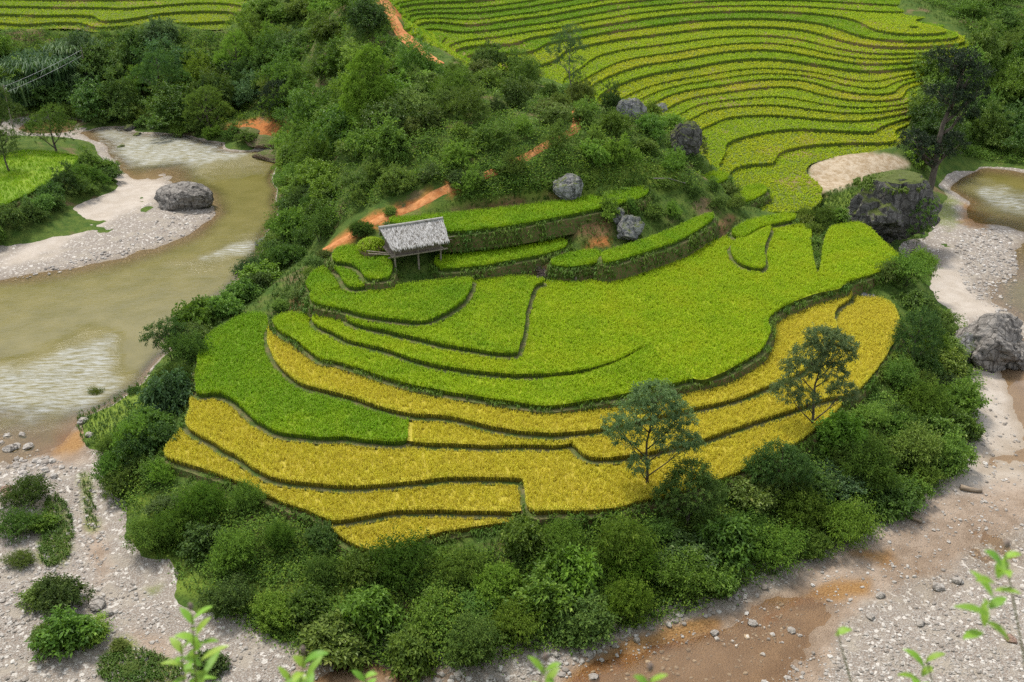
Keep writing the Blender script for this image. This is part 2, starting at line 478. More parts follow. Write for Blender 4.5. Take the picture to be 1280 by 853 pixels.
# ---------------------------------------------------------------- outlines of the paddies, front edge by front edge, and their heights
Lmain = [(425, 448), (476, 466), (527, 478), (595, 491), (663, 501), (697, 503), (765, 495), (810, 487), (850, 479), (901, 467), (935, 450), (953, 436), (961, 416), (960, 400), (979, 385), (1020, 368), (1057, 358)]
Lb = [(430, 489), (506, 511), (561, 516), (629, 530), (663, 535), (714, 535), (765, 528), (820, 515), (864, 506), (918, 494), (962, 477), (996, 463)]
L1 = [(396, 400), (425, 416), (476, 431), (527, 446), (578, 457), (646, 463), (714, 460), (765, 448), (812, 427)]
L3 = [(393, 374), (425, 381), (466, 390), (524, 397), (554, 387), (578, 372), (587, 358), (585, 348)]
PADDY = {
 # name: (height, ripeness 0 green .. 1 yellow, outline, label)
 'J': (2.62, 1.0, [(408, 650), (425, 645), (493, 632), (561, 630), (644, 631), (642, 646), (600, 652), (537, 664), (505, 680), (466, 683), (432, 668)], 'small ripe yellow paddy at the lowest corner, beside the front thicket'),
 'I': (3.0, .95, [(205, 565), (218, 545), (240, 527), (265, 548), (299, 565), (323, 581), (357, 593), (430, 600), (493, 597), (561, 590), (646, 589), (657, 625), (646, 634), (561, 633), (493, 634), (425, 645), (401, 641), (340, 617), (299, 597), (240, 578)], 'long ripe yellow paddy strip, second lowest, ending at a raised earth corner'),
 'H': (3.4, .92, [(250, 486), (238, 512), (236, 531), (265, 549), (299, 567), (323, 583), (357, 595), (430, 602), (493, 599), (561, 592), (649, 592), (657, 602), (664, 630), (697, 633), (765, 631), (798, 622), (840, 612), (900, 594), (950, 572), (1000, 546), (1040, 514), (1052, 498), (1030, 485), (972, 505), (918, 522), (877, 536), (800, 556), (740, 556), (714, 542), (646, 546), (561, 544), (506, 537), (430, 536), (335, 522)], 'largest ripe yellow paddy, below the bright green lobe and behind the slender trees'),
 'F': (3.75, .88, [(500, 506), (506, 509), (561, 512), (629, 526), (663, 530), (714, 532), (722, 540), (714, 550), (646, 552), (561, 550), (506, 545), (500, 530)], 'thin ripe yellow paddy strip touching the right end of the bright green lobe'),
 'G': (3.8, .95, [(712, 533), (765, 524), (820, 511), (864, 502), (918, 490), (962, 473), (1000, 455), (1022, 440), (1040, 418), (1042, 392), (1068, 371), (1110, 375), (1124, 404), (1113, 430), (1101, 450), (1071, 484), (1040, 492), (1010, 500), (972, 513), (918, 530), (877, 544), (800, 562), (740, 566), (717, 552)], 'ripe yellow paddy curving up behind the tall slender tree to the river side'),
 'A': (3.85, 0.03, [(332, 392), (310, 390), (285, 401), (258, 419), (248, 445), (246, 484), (268, 487), (289, 494), (309, 511), (335, 530), (380, 540), (430, 542), (470, 545), (506, 546), (508, 530), (504, 508), (460, 500), (430, 489), (384, 478), (357, 462), (336, 445), (329, 430), (333, 412)], 'bright emerald green lobe of young rice between the yellow paddies'),
 'B': (4.2, .9, [(338, 432), (334, 420), (342, 404)] + [(374, 424), (401, 440)] + [(u, v - 3) for u, v in Lmain] + [(1064, 368), (1047, 380), (1041, 394), (1044, 410), (1025, 438)] + Lb[::-1] + [(384, 477), (357, 460)], 'long ripe yellow paddy under the main green paddies, wrapping the whole spur'),
 'C': (4.72, .22, [(344, 403), (350, 392), (372, 390), (392, 396)] + L1 + [(850, 420), (950, 390), (1040, 352), (1057, 357)] + Lmain[::-1][1:] + [(401, 443), (374, 425)], 'long yellow green paddy strip just above the yellow one'),
 'D': (5.1, .3, [(394, 392), (420, 384), (442, 392), (510, 409), (561, 421), (636, 431), (650, 400), (660, 366), (670, 349), (717, 351), (731, 351), (782, 341), (855, 317), (901, 297), (935, 281), (960, 278), (990, 279), (1012, 284), (1014, 310), (1019, 337), (1026, 335), (1030, 305), (1038, 284), (1056, 279), (1078, 278), (1104, 300), (1122, 320), (1105, 334), (1060, 348), (1050, 357), (1018, 364), (976, 381), (956, 397), (957, 416), (949, 433), (931, 446), (900, 463), (868, 470), (822, 440)] + L1[::-1], 'broad open yellow green paddy in the middle of the spur'),
 'M': (5.5, .18, [(442, 399), (510, 414), (561, 426), (636, 437), (649, 427), (656, 392), (660, 372), (668, 353), (680, 347), (640, 344), (590, 346), (560, 372), (524, 390), (466, 383), (432, 384)], 'green paddy shaped like a hatchet blade, below the stilt hut'),
 'N': (5.95, .12, [(391, 363), (425, 362), (493, 355), (581, 346), (587, 352)] + L3[::-1][1:], 'green crescent paddy right under the stilt hut'),
 'P': (5.45, .25, [(918, 318), (915, 306), (928, 293), (957, 280), (963, 284), (955, 305), (955, 329), (944, 331), (930, 327)], 'small wedge of green paddy inside the open middle one'),
 'S1': (6.6, .1, [(551, 331), (549, 318), (590, 312), (629, 306), (672, 299), (700, 297), (709, 303), (690, 311), (663, 317), (629, 323), (595, 329)], 'narrow green rice strip directly beside the stilt hut'),
 'S2': (6.25, .1, [(690, 326), (700, 319), (731, 311), (750, 313), (754, 322), (731, 327), (707, 330)], 'short green rice strip on top of the brown bank'),
 'S3': (6.65, .1, [(754, 321), (757, 313), (799, 300), (840, 285), (870, 271), (888, 265), (888, 272), (860, 291), (820, 307), (765, 323)], 'rising green rice strip below the pitted grey boulder'),
 'S4': (8.5, .08, [(495, 276), (493, 270), (554, 266), (610, 260), (663, 254), (720, 247), (765, 238), (800, 233), (809, 237), (790, 247), (714, 264), (629, 279), (554, 285)], 'highest narrow green rice strip, behind the stilt hut below the ridge'),
 'T2': (6.85, .08, [(417, 321), (421, 309), (444, 305), (453, 317), (484, 318), (488, 328), (487, 341), (461, 344), (452, 333), (436, 325)], 'small bright green paddy under the stilt hut end with the ladder poles'),
 'T3': (6.4, .08, [(416, 326), (435, 326), (447, 334), (455, 344), (453, 354), (434, 353), (424, 338)], 'tiny rounded green paddy a step below the hut'),
 'T4': (5.95, .08, [(385, 350), (393, 337), (410, 333), (424, 352), (423, 358), (392, 361)], 'tiny green paddy at the outer corner below the red path'),
 'U1': (5.6, .2, [(918, 242), (930, 233), (950, 229), (957, 237), (932, 249)], 'tiny green rice plot between the knoll and the valley terraces'),
 'U2': (6.3, .15, [(874, 225), (890, 214), (906, 214), (908, 221), (884, 230)], 'tiny green rice plot at the knoll foot by the dark crag'),
 'U3': (5.55, .2, [(916, 287), (940, 273), (985, 265), (992, 271), (955, 279), (928, 293)], 'narrow green rice ledge above the open middle paddy'),
}
LF = {'L1': (2.9, .05, [(-60, 262), (-30, 215), (20, 188), (88, 192), (92, 204), (60, 226), (20, 246), (0, 254)], 'vivid green paddy beyond the sand bar behind a shrub bank')}
PADDY.update(LF)
POLY = {}
for k, (z, ripe, px, lab) in PADDY.items():
    q = catmull(np.array(px, float), 5)
    w = unproj(q, z)
    n = vnoise(w[:, 0] * .8, w[:, 1] * .8, 3)[:, None] * 0.18
    w[:, :2] += n
    POLY[k] = w
BUNDW = 0.34
BPOLY = {k: outset(w, BUNDW) for k, w in POLY.items()}
_uv = proj(POLY['D'])
D_OPEN = (_uv[:, 0] > 800) & (_uv[:, 1] > 352) & (_uv[:, 0] < 1060)      # here the open paddy runs into the strip below it without a bank
BPOLY['D'] = np.where(D_OPEN[:, None], outset(POLY['D'], -.02), BPOLY['D'])

# outline of the terraced hillside (in the photograph's frame) and of the terraces across the river
TMASK = catmull([(500, -60), (502, 20), (508, 42), (560, 66), (585, 84), (640, 90), (700, 104), (722, 124), (760, 132), (800, 136), (838, 152), (868, 184), (900, 214), (925, 238), (950, 262), (1000, 268), (1024, 262), (1026, 240), (1008, 222), (1014, 206), (1040, 196), (1090, 189), (1126, 180), (1136, 158), (1146, 128), (1160, 90), (1190, 76), (1214, 66), (1210, 46), (1165, 24), (1125, 6), (1110, -60)], 4)
LMASK = catmull([(-90, 40), (0, 37), (60, 36), (120, 40), (165, 33), (200, 24), (235, 34), (280, 37), (300, 20), (318, -10), (310, -50), (-90, -50)], 3)
FSTEPS = {'T': (TMASK, FLOOR, STEP), 'L': (LMASK, LFLOOR, LSTEP)}

def base_z(x, y):
    z = tps(x, y)
    far = smooth(25, 60, y)
    z = z + np.where(z > 0.8, fbm(x * .22, y * .22, 2) * 0.30 * far, fbm(x * .5, y * .5, 5) * 0.10 + fbm(x * 1.7, y * 1.7, 8) * np.where(y < 75, .05, .02))
    return z

def ground_z(x, y, fields=True):
    x = np.ravel(np.asarray(x, float)); y = np.ravel(np.asarray(y, float))
    z = base_z(x, y)
    P = np.stack([x, y, z], 1)
    if fields:
        uv = proj(np.stack([x, y, tps(x, y)], 1))
        zr = tps(x, y)
        for nm, (msk, f0, st) in FSTEPS.items():
            m = (y > 80)
            s = np.full(len(x), -1e6); s[m] = sdf(uv[m], msk)
            z = np.where(s > 0, np.minimum(z, zr - np.clip(s * 0.12, 0, 1.0) * 1.1), z)
        lowb = np.full(len(x), -99.0); upb = np.full(len(x), 99.0)
        for k, w in POLY.items():
            zc = PADDY[k][0]
            d = -sdf_near(P, w, 3.5)
            lowb = np.where(d < 3.5, np.maximum(lowb, zc - 0.80 - np.maximum(d, 0) * 0.7), lowb)
            upb = np.minimum(upb, np.where(d < 0, zc - 1.0, np.where(d < 3.5, zc - 0.62 + np.maximum(d - BUNDW - .1, 0) * 1.1, 99)))
        z = np.minimum(np.maximum(z, lowb), upb)
    hill = 35.0 - 1.27 * (y - 0.6)
    hill = np.where(y < 0.6, 34.4 + np.clip(0.6 - y, 0, 1) * 0.6, hill)
    return np.maximum(z, hill)

KX0, KY0, KS = -125.0, 28.0, 0.5
_kx, _ky = np.meshgrid(KX0 + np.arange(501) * KS, KY0 + np.arange(440) * KS)
KG = ground_z(_kx, _ky).reshape(_kx.shape)
def quick_z(x, y):
    fx = np.clip((x - KX0) / KS, 0, 499.99); fy = np.clip((y - KY0) / KS, 0, 438.99)
    i = fx.astype(int); j = fy.astype(int); a = fx - i; b = fy - j
    return (KG[j, i] * (1 - a) + KG[j, i + 1] * a) * (1 - b) + (KG[j + 1, i] * (1 - a) + KG[j + 1, i + 1] * a) * b

def place(uv):
    uv = np.atleast_2d(np.asarray(uv, float))
    if len(uv) > 4000:
        return np.concatenate([place(uv[i:i + 4000]) for i in range(0, len(uv), 4000)])
    return place_(uv)

def place_(uv):
    """the point of the ground seen at each photo position"""
    d = rays(uv)
    t = np.concatenate([np.arange(36, 120, .6), np.arange(120, 260, 1.2)])
    P = d[:, None] * t[None, :, None]
    P[..., 2] += H
    g = quick_z(P[..., 0], P[..., 1])
    below = P[..., 2] < g
    i = np.clip(np.argmax(below, 1), 1, len(t) - 1)
    k = np.arange(len(d))
    a = P[k, i - 1, 2] - g[k, i - 1]; b = P[k, i, 2] - g[k, i]
    f = np.clip(a / (a - b + 1e-9), 0, 1)
    tt = t[i - 1] * (1 - f) + t[i] * f
    q = d * tt[:, None]; q[:, 2] += H
    return q

# ---------------------------------------------------------------- ground sheet
yr = np.concatenate([np.linspace(-8, 30, 40)[:-1], 30 * (420 / 30) ** np.linspace(0, 1, 430)])
xs = np.linspace(-1, 1, 430)
GY = np.repeat(yr, len(xs)); GX = np.tile(xs, len(yr)) * (0.78 * np.maximum(GY, 10) + 16)
GZ = ground_z(GX, GY)
GV = np.stack([GX, GY, GZ], 1)
nc = len(xs)
ii = (np.arange(len(yr) - 1)[:, None] * nc + np.arange(nc - 1)[None]).ravel()
GT = np.concatenate([np.stack([ii, ii + 1, ii + nc + 1], 1), np.stack([ii, ii + nc + 1, ii + nc], 1)])
GUV = proj(GV)
GUV[GY < 30] = (-1e4, -1e4)

def zone(polys, soft=14.0, wob=9.0, s=0.0):
    """0..1 weight of a region of the ground, with a ragged border"""
    m = np.full(len(GV), -1e6)
    for p in polys:
        m = np.maximum(m, sdf_near(GUV, catmull(p, 4), 30))
    m = m + fbm(GX * .7, GY * .7, 31 + s) * wob
    return smooth(-soft / 2, soft / 2, m)

Z_sand = zone([[(-60, 352), (0, 332), (40, 300), (130, 222), (160, 214), (205, 222), (190, 250), (120, 285), (60, 318)],
               [(1128, 378), (1160, 345), (1190, 318), (1205, 345), (1225, 372), (1250, 385), (1195, 404), (1150, 396)],
               [(1210, 452), (1290, 470), (1290, 612), (1215, 612), (1190, 600), (1222, 530)]], 16, 10, 1)
Z_mud = zone([[(690, 870), (720, 822), (860, 778), (960, 740), (1040, 700), (1150, 640), (1200, 612), (1290, 606), (1290, 640), (1215, 690), (1120, 740), (1040, 790), (1010, 870)],
              [(110, 640), (135, 690), (125, 730), (112, 690)], [(165, 790), (215, 800), (205, 830)], [(380, 820), (560, 835), (560, 870), (380, 870)], [(40, 540), (105, 535), (115, 575), (60, 575)]], 22, 16, 2)
Z_iron = zone([[(700, 860), (740, 818), (800, 800), (880, 770), (900, 782), (860, 800), (800, 822), (760, 850)], [(960, 775), (1000, 740), (1040, 728), (1085, 725), (1080, 742), (1020, 752)], [(1060, 690), (1110, 690), (1105, 705)], [(70, 540), (100, 538), (104, 560), (70, 566)], [(1200, 262), (1232, 262), (1235, 285), (1210, 282)]], 16, 14, 3)
Z_green = zone([[(62, 620), (84, 640), (88, 690), (70, 706), (48, 700), (52, 660)], [(100, 598), (112, 600), (120, 655), (110, 662)], [(130, 815), (180, 815), (230, 835), (200, 860), (130, 850)],
                [(1165, 240), (1195, 250), (1190, 280), (1165, 275)], [(140, 800), (160, 790), (170, 815)], [(180, 735), (205, 730), (190, 745)]], 12, 12, 4)
Z_soil = zone([[(556, 345), (560, 333), (600, 333), (660, 324), (705, 314), (760, 328), (800, 318), (880, 282), (915, 268), (905, 290), (850, 314), (780, 340), (720, 348), (640, 342), (600, 346)],
               [(555, 306), (640, 290), (700, 272), (760, 266), (755, 300), (700, 296), (620, 306)], [(570, 262), (690, 243), (690, 250), (575, 267)], [(385, 345), (400, 360), (392, 392), (360, 385)]], 12, 10, 5)
Z_red = zone([[(405, 318), (420, 300), (470, 268), (520, 246), (540, 240), (534, 258), (500, 272), (440, 300)], [(735, 303), (758, 298), (762, 306), (740, 309)],
              [(472, 10), (488, -10), (510, 10), (506, 26)], [(285, 158), (310, 150), (350, 150), (362, 170), (345, 182), (310, 178)], [(560, 226), (580, 222), (578, 240), (560, 244)]], 9, 8, 6)
Z_bare = zone([[(1010, 216), (1016, 204), (1040, 195), (1095, 191), (1130, 199), (1132, 210), (1095, 222), (1050, 238), (1022, 236)]], 8, 6, 7)
Z_lush = zone([[(100, 510), (170, 480), (200, 500), (160, 550), (120, 560)], [(165, 620), (195, 620), (215, 690), (270, 730), (440, 728), (440, 752), (250, 750), (190, 700)], [(520, 262), (640, 240), (800, 205), (860, 225), (800, 240), (560, 262)], [(1000, 255), (1050, 240), (1130, 225), (1150, 235), (1060, 262)]], 16, 12, 8)
Z_depth = np.clip(-GZ, -1, 1)

def ground_mat():
    m, nt, p = new_mat('ground'); t = NT(nt)
    v = t.pos()
    n1 = t.noise(v, .9, 6, .6); n2 = t.noise(v, 7, 5, .6); n3 = t.noise(v, .25, 3)
    col = t.mix(t.ramp(n1, .35, .65), (.045, .085, .014), (.085, .12, .022))
    col = t.mix(t.ramp(n2, .45, .7), col, (.03, .055, .012))
    col = t.mix(t.ramp(t.math('ADD', n3, t.math('MULTIPLY', n2, .25)), .68, .8), col, (.13, .10, .05))
    col = t.mix(t.attr('lush'), col, t.mix(n2, (.09, .15, .02), (.15, .19, .03)))
    soil = t.mix(t.ramp(n1, .35, .65), (.10, .055, .024), (.17, .105, .05))
    soil = t.mix(t.ramp(n2, .52, .66), soil, (.06, .085, .02))
    col = t.mix(t.attr('soil'), col, soil)
    col = t.mix(t.math('MULTIPLY', t.attr('red'), t.ramp(n1, .36, .5)), col, t.mix(t.ramp(n2, .3, .7), (.27, .085, .025), (.40, .17, .055)))
    col = t.mix(t.attr('bare'), col, t.mix(t.ramp(t.noise(v, 1.6, 6, .65), .35, .65), (.40, .33, .24), (.27, .20, .12)))
    t.put(p.inputs['Base Color'], col)
    p.inputs['Roughness'].default_value = .95; p.inputs['Specular IOR Level'].default_value = .1
    t.put(p.inputs['Normal'], t.bump(n2, .8, .12))
    return m

def bed_mat():
    m, nt, p = new_mat('riverbed'); t = NT(nt)
    v = t.pos()
    n1 = t.noise(v, .8, 6, .6); n2 = t.noise(v, 9, 5, .6)
    vo = t.voro(v, 11.0); vb = t.voro(v, 6.0)
    stone = t.mix(t.node('ShaderNodeSeparateColor').outputs[0], (0, 0, 0), (0, 0, 0))
    sep = t.node('ShaderNodeSeparateColor'); t.put(sep.inputs[0], vo.outputs['Color'])
    stone = t.mix(sep.outputs[0], (.235, .21, .185), (.335, .31, .275))
    stone = t.mix(t.ramp(vo.outputs['Distance'], .35, .62), stone, (.20, .165, .135))
    sepb = t.node('ShaderNodeSeparateColor'); t.put(sepb.inputs[0], vb.outputs['Color'])
    stone = t.mix(t.ramp(sepb.outputs[1], .84, .9), stone, (.45, .42, .38))
    stone = t.mix(t.ramp(n1, .46, .66), stone, (.275, .24, .195))
    sand = t.mix(t.ramp(n1, .3, .7), (.385, .34, .29), (.315, .27, .22))
    sand = t.mix(t.ramp(n2, .55, .75), sand, (.30, .24, .185))
    mud = t.mix(t.ramp(n1, .35, .65), (.215, .16, .115), (.30, .235, .18))
    mud = t.mix(t.ramp(n2, .56, .68), mud, (.17, .115, .075))
    col = t.mix(t.attr('sand'), stone, sand)
    col = t.mix(t.attr('mud'), col, mud)
    col = t.mix(t.attr('iron'), col, t.mix(t.ramp(n2, .35, .65), (.20, .10, .03), (.29, .17, .065)))
    col = t.mix(t.math('MULTIPLY', t.attr('green'), t.ramp(n2, .3, .5)), col, t.mix(n1, (.10, .13, .03), (.17, .18, .05)))
    wet = t.ramp(t.attr('depth'), -.16, .03)
    col = t.mix(wet, col, t.mix(1.0, col, (.72, .66, .58), 'MULTIPLY'))
    t.put(p.inputs['Base Color'], col)
    t.put(p.inputs['Roughness'], t.math('MULTIPLY_ADD', wet, -.45, .9))
    p.inputs['Specular IOR Level'].default_value = .3
    h = t.math('MULTIPLY', t.math('SUBTRACT', 1.0, vo.outputs['Distance']), t.math('SUBTRACT', 1.0, t.attr('sand')))
    t.put(p.inputs['Normal'], t.bump(t.math('ADD', h, n2), .7, .08))
    return m

GA = np.stack([Z_sand, Z_mud, Z_iron, Z_green, Z_soil, Z_red, Z_bare, Z_lush, Z_depth], 1)
ANAMES = ['sand', 'mud', 'iron', 'green', 'soil', 'red', 'bare', 'lush', 'depth']
GALL = np.concatenate([GV, GA], 1)
Z_bank = zone([[(80, 138), (200, 145), (300, 160), (318, 185), (300, 196), (225, 176), (90, 166)], [(372, 190), (372, 270), (345, 325), (300, 380), (240, 435), (200, 470), (190, 485), (170, 470), (230, 410), (300, 330), (335, 260), (340, 190)], [(1195, 180), (1330, 176), (1330, 210), (1222, 216), (1200, 212)], [(98, 532), (106, 510), (170, 476), (205, 465), (205, 492), (170, 502), (130, 535), (112, 552)]], 10, 4, 21)
bedline = 0.5 - .42 * Z_bank - GZ + fbm(GX * .6, GY * .6, 17) * .12
bedline = np.where(GY < 29, -1, bedline)
for nm, s, mt in (('ground', -bedline, ground_mat()), ('riverbed', bedline, bed_mat())):
    V, T, _ = clip(GALL, GT, s)
    V, T = compact(V, T)
    tag(link(nm, mesh(nm, V[:, :3], T, mt, {a: V[:, 3 + i] for i, a in enumerate(ANAMES)}, True)), kind='structure')

# ---------------------------------------------------------------- wooded mountains that close the valley
hx = np.linspace(-520, 520, 70); hy = np.linspace(255, 640, 34)
HX, HY = np.meshgrid(hx, hy); HX, HY = HX.ravel(), HY.ravel()
HZ = 22 + smooth(0, 1, (HY - 255) / 300) * (165 + 90 * fbm(HX * .006, HY * .006, 3)) + fbm(HX * .03, HY * .03, 5) * 9
side = smooth(190, 420, np.abs(HX)) * 40
HZ = HZ + side
i = (np.arange(33)[:, None] * 70 + np.arange(69)[None]).ravel()
m, nt, p = new_mat('wooded_hills'); t = NT(nt)
n = t.noise(t.pos(), .06, 6, .65); t.put(p.inputs['Base Color'], t.mix(t.ramp(n, .35, .65), (.03, .065, .016), (.09, .14, .03)))
p.inputs['Roughness'].default_value = 1.0; t.put(p.inputs['Normal'], t.bump(n, 1.0, 6.0))
tag(link('hills', mesh('hills', np.stack([HX, HY, HZ], 1), np.stack([i, i + 1, i + 71, i + 70], 1), m, smooth_shade=True)), kind='structure')

# ---------------------------------------------------------------- water
def water_mat():
    m, nt, p = new_mat('river_water'); t = NT(nt)
    v = t.pos()
    rif = t.attr('riffle'); dep = t.attr('depth')
    n0 = t.noise(v, .35, 4, .6)
    col = t.mix(t.ramp(n0, .3, .7), (.115, .10, .026), (.15, .128, .04))
    clear = t.ramp(t.attr('clear'), 0, 1)
    col = t.mix(clear, col, (.29, .195, .12))
    foam_sheen = t.noise(v, 1.3, 5, .6, (.7, 2.8, 1.0))
    fm_sheen = t.math('MULTIPLY', t.ramp(foam_sheen, .30, .78), t.ramp(t.attr('rapid'), 0.05, 1, 0, .95))
    col = t.mix(fm_sheen, col, (.38, .395, .395))  # grey of broken water, and of the sky reflection painted on the near-left riffle
    t.put(p.inputs['Base Color'], col)
    t.put(p.inputs['Roughness'], t.math('ADD', t.math('MULTIPLY_ADD', fm_sheen, .4, .12), t.math('MULTIPLY', rif, .25)))
    p.inputs['IOR'].default_value = 1.333
    w1 = t.noise(v, 2.2, 3, .6, (1.0, 2.2, 1.0)); w2 = t.noise(v, 6.0, 4, .6, (1.0, 1.8, 1.0)); w3 = t.noise(v, .5, 2)
    amp = t.math('MULTIPLY_ADD', rif, .95, .05)
    h = t.math('ADD', t.math('MULTIPLY', w1, .7), t.math('MULTIPLY', w2, .35))
    h = t.math('ADD', t.math('MULTIPLY', h, amp), t.math('MULTIPLY', w3, .12))
    t.put(p.inputs['Normal'], t.bump(h, 1.0, .15))
    tr = t.node('ShaderNodeBsdfTransparent'); t.put(tr.inputs[0], (.93, .84, .70))
    gl = t.node('ShaderNodeBsdfGlossy'); gl.inputs['Roughness'].default_value = .08
    fr = t.node('ShaderNodeFresnel'); fr.inputs[0].default_value = 1.333
    sh = t.node('ShaderNodeMixShader'); t.put(sh.inputs[0], fr.outputs[0])
    nt.links.new(tr.outputs[0], sh.inputs[1]); nt.links.new(gl.outputs[0], sh.inputs[2])
    mx = t.node('ShaderNodeMixShader')
    t.put(mx.inputs[0], t.math('MAXIMUM', t.ramp(dep, .0, .5, .06, 1.0), fm_sheen))
    nt.links.new(sh.outputs[0], mx.inputs[1]); nt.links.new(p.outputs[0], mx.inputs[2])
    nt.links.new(mx.outputs[0], nt.nodes['Material Output'].inputs[0])
    return m
Z_rif = np.maximum(zone([[(-60, 465), (30, 462), (110, 430), (150, 432), (150, 470), (185, 478), (170, 505), (110, 530), (0, 545), (-60, 545)]], 20, 12, 11),
                   np.maximum(zone([[(100, 145), (240, 160), (330, 190), (335, 215), (260, 225), (200, 215), (140, 205), (100, 180)]], 20, 8, 12),
                              0.75 * zone([[(1200, 225), (1290, 255), (1290, 290), (1240, 280), (1215, 255)]], 16, 8, 13)))
Z_rif = np.maximum(Z_rif, .6 * zone([[(205, 335), (260, 345), (330, 308), (320, 296), (250, 330)], [(235, 340), (270, 340), (270, 350), (235, 350)]], 10, 6, 16))
Z_rap_sheen = zone([[(120, 155), (240, 165), (300, 180), (300, 205), (225, 210), (150, 205)], [(1225, 240), (1290, 255), (1290, 272), (1240, 262)], [(255, 330), (330, 302), (332, 312), (275, 328)]], 22, 8, 14)
Z_rap_sheen = np.maximum(Z_rap_sheen, .8 * zone([[(-60, 470), (30, 466), (110, 436), (146, 434), (140, 465), (150, 490), (110, 520), (0, 530), (-60, 530)]], 26, 14, 15))  # near-left riffle: grey sky reflection put into the water colour, along with some foam
Z_clr = (GX > -18).astype(float) * (GY < 70)
wz = (GZ < 0.06) & (GY > 29)
tm = wz[GT].any(1)
WV = np.concatenate([GX[:, None], GY[:, None], np.zeros((len(GX), 1)), np.stack([Z_rif, Z_rap_sheen, Z_clr, np.clip(-GZ, 0, 1)], 1)], 1)
V, T, _ = clip(WV, GT[tm], 0.015 - GZ)
V, T = compact(V, T)
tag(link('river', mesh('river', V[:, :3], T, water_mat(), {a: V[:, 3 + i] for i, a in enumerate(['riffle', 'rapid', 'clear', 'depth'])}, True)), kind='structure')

# ---------------------------------------------------------------- rice
def rice_mat(name):
    m, nt, p = new_mat(name); t = NT(nt)
    rip, r = t.attr('ripe'), t.attr('rnd')
    big = t.noise(t.pos(), .35, 4, .6)
    f = t.math('ADD', rip, t.math('MULTIPLY_ADD', big, .6, -.32), clamp=True)
    cr = t.node('ShaderNodeValToRGB'); t.put(cr.inputs[0], f)
    e = cr.color_ramp.elements
    e[0].position = 0; e[0].color = (.20, .36, .006, 1)
    e[1].position = 1; e[1].color = (.63, .55, .055, 1)
    for pos, c in ((.25, (.36, .49, .010, 1)), (.55, (.45, .49, .012, 1)), (.8, (.62, .56, .05, 1))):
        k = e.new(pos); k.color = c
    col = cr.outputs[0]
    hs = t.node('ShaderNodeHueSaturation'); t.put(hs.inputs['Color'], col)
    t.put(hs.inputs['Value'], t.math('MULTIPLY_ADD', r, .5, .72))
    t.put(hs.inputs['Hue'], t.math('MULTIPLY_ADD', r, .02, .49))
    t.put(p.inputs['Base Color'], hs.outputs[0]); p.inputs['Roughness'].default_value = .6; p.inputs['Specular IOR Level'].default_value = .25
    tr = t.node('ShaderNodeBsdfTranslucent'); t.put(tr.inputs[0], hs.outputs[0])
    mx = t.node('ShaderNodeMixShader'); mx.inputs[0].default_value = .3
    nt.links.new(p.outputs[0], mx.inputs[1]); nt.links.new(tr.outputs[0], mx.inputs[2])
    nt.links.new(mx.outputs[0], nt.nodes['Material Output'].inputs[0])
    return m

def stalk_mat():
    m, nt, p = new_mat('rice_stalks'); t = NT(nt)
    v = t.pos()
    n = t.noise(v, 9, 4, .6, (1, 1, .15)); b = t.noise(v, .5, 3)
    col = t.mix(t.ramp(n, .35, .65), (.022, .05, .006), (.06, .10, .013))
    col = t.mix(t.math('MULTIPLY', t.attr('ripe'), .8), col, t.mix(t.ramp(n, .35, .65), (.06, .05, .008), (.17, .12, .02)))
    t.put(p.inputs['Base Color'], col); p.inputs['Roughness'].default_value = .9
    p.inputs['Specular IOR Level'].default_value = .1
    return m

def bund_mat():
    m, nt, p = new_mat('bund_earth'); t = NT(nt)
    v = t.pos()
    n = t.noise(v, 1.2, 5, .65); n2 = t.noise(v, 9, 4, .6)
    col = t.mix(t.ramp(n, .38, .6), (.06, .095, .02), (.125, .115, .05))
    col = t.mix(t.ramp(n2, .5, .7), col, (.035, .05, .014))
    t.put(p.inputs['Base Color'], col); p.inputs['Roughness'].default_value = .95; p.inputs['Specular IOR Level'].default_value = .1
    t.put(p.inputs['Normal'], t.bump(n2, .6, .06))
    return m
M_rice, M_stalk, M_bund = rice_mat('rice_canopy'), stalk_mat(), bund_mat()
def bank_mat():
    m, nt, p = new_mat('bank_soil'); t = NT(nt)
    v = t.pos()
    n = t.noise(v, .9, 6, .65); n2 = t.noise(v, 6, 5, .65)
    col = t.mix(t.ramp(n, .35, .6), (.095, .06, .03), (.15, .10, .05))
    col = t.mix(t.ramp(n2, .40, .56), col, (.07, .105, .022))
    t.put(p.inputs['Base Color'], col); p.inputs['Roughness'].default_value = .95; p.inputs['Specular IOR Level'].default_value = .1
    t.put(p.inputs['Normal'], t.bump(n2, .9, .15))
    return m
M_bank = bank_mat()

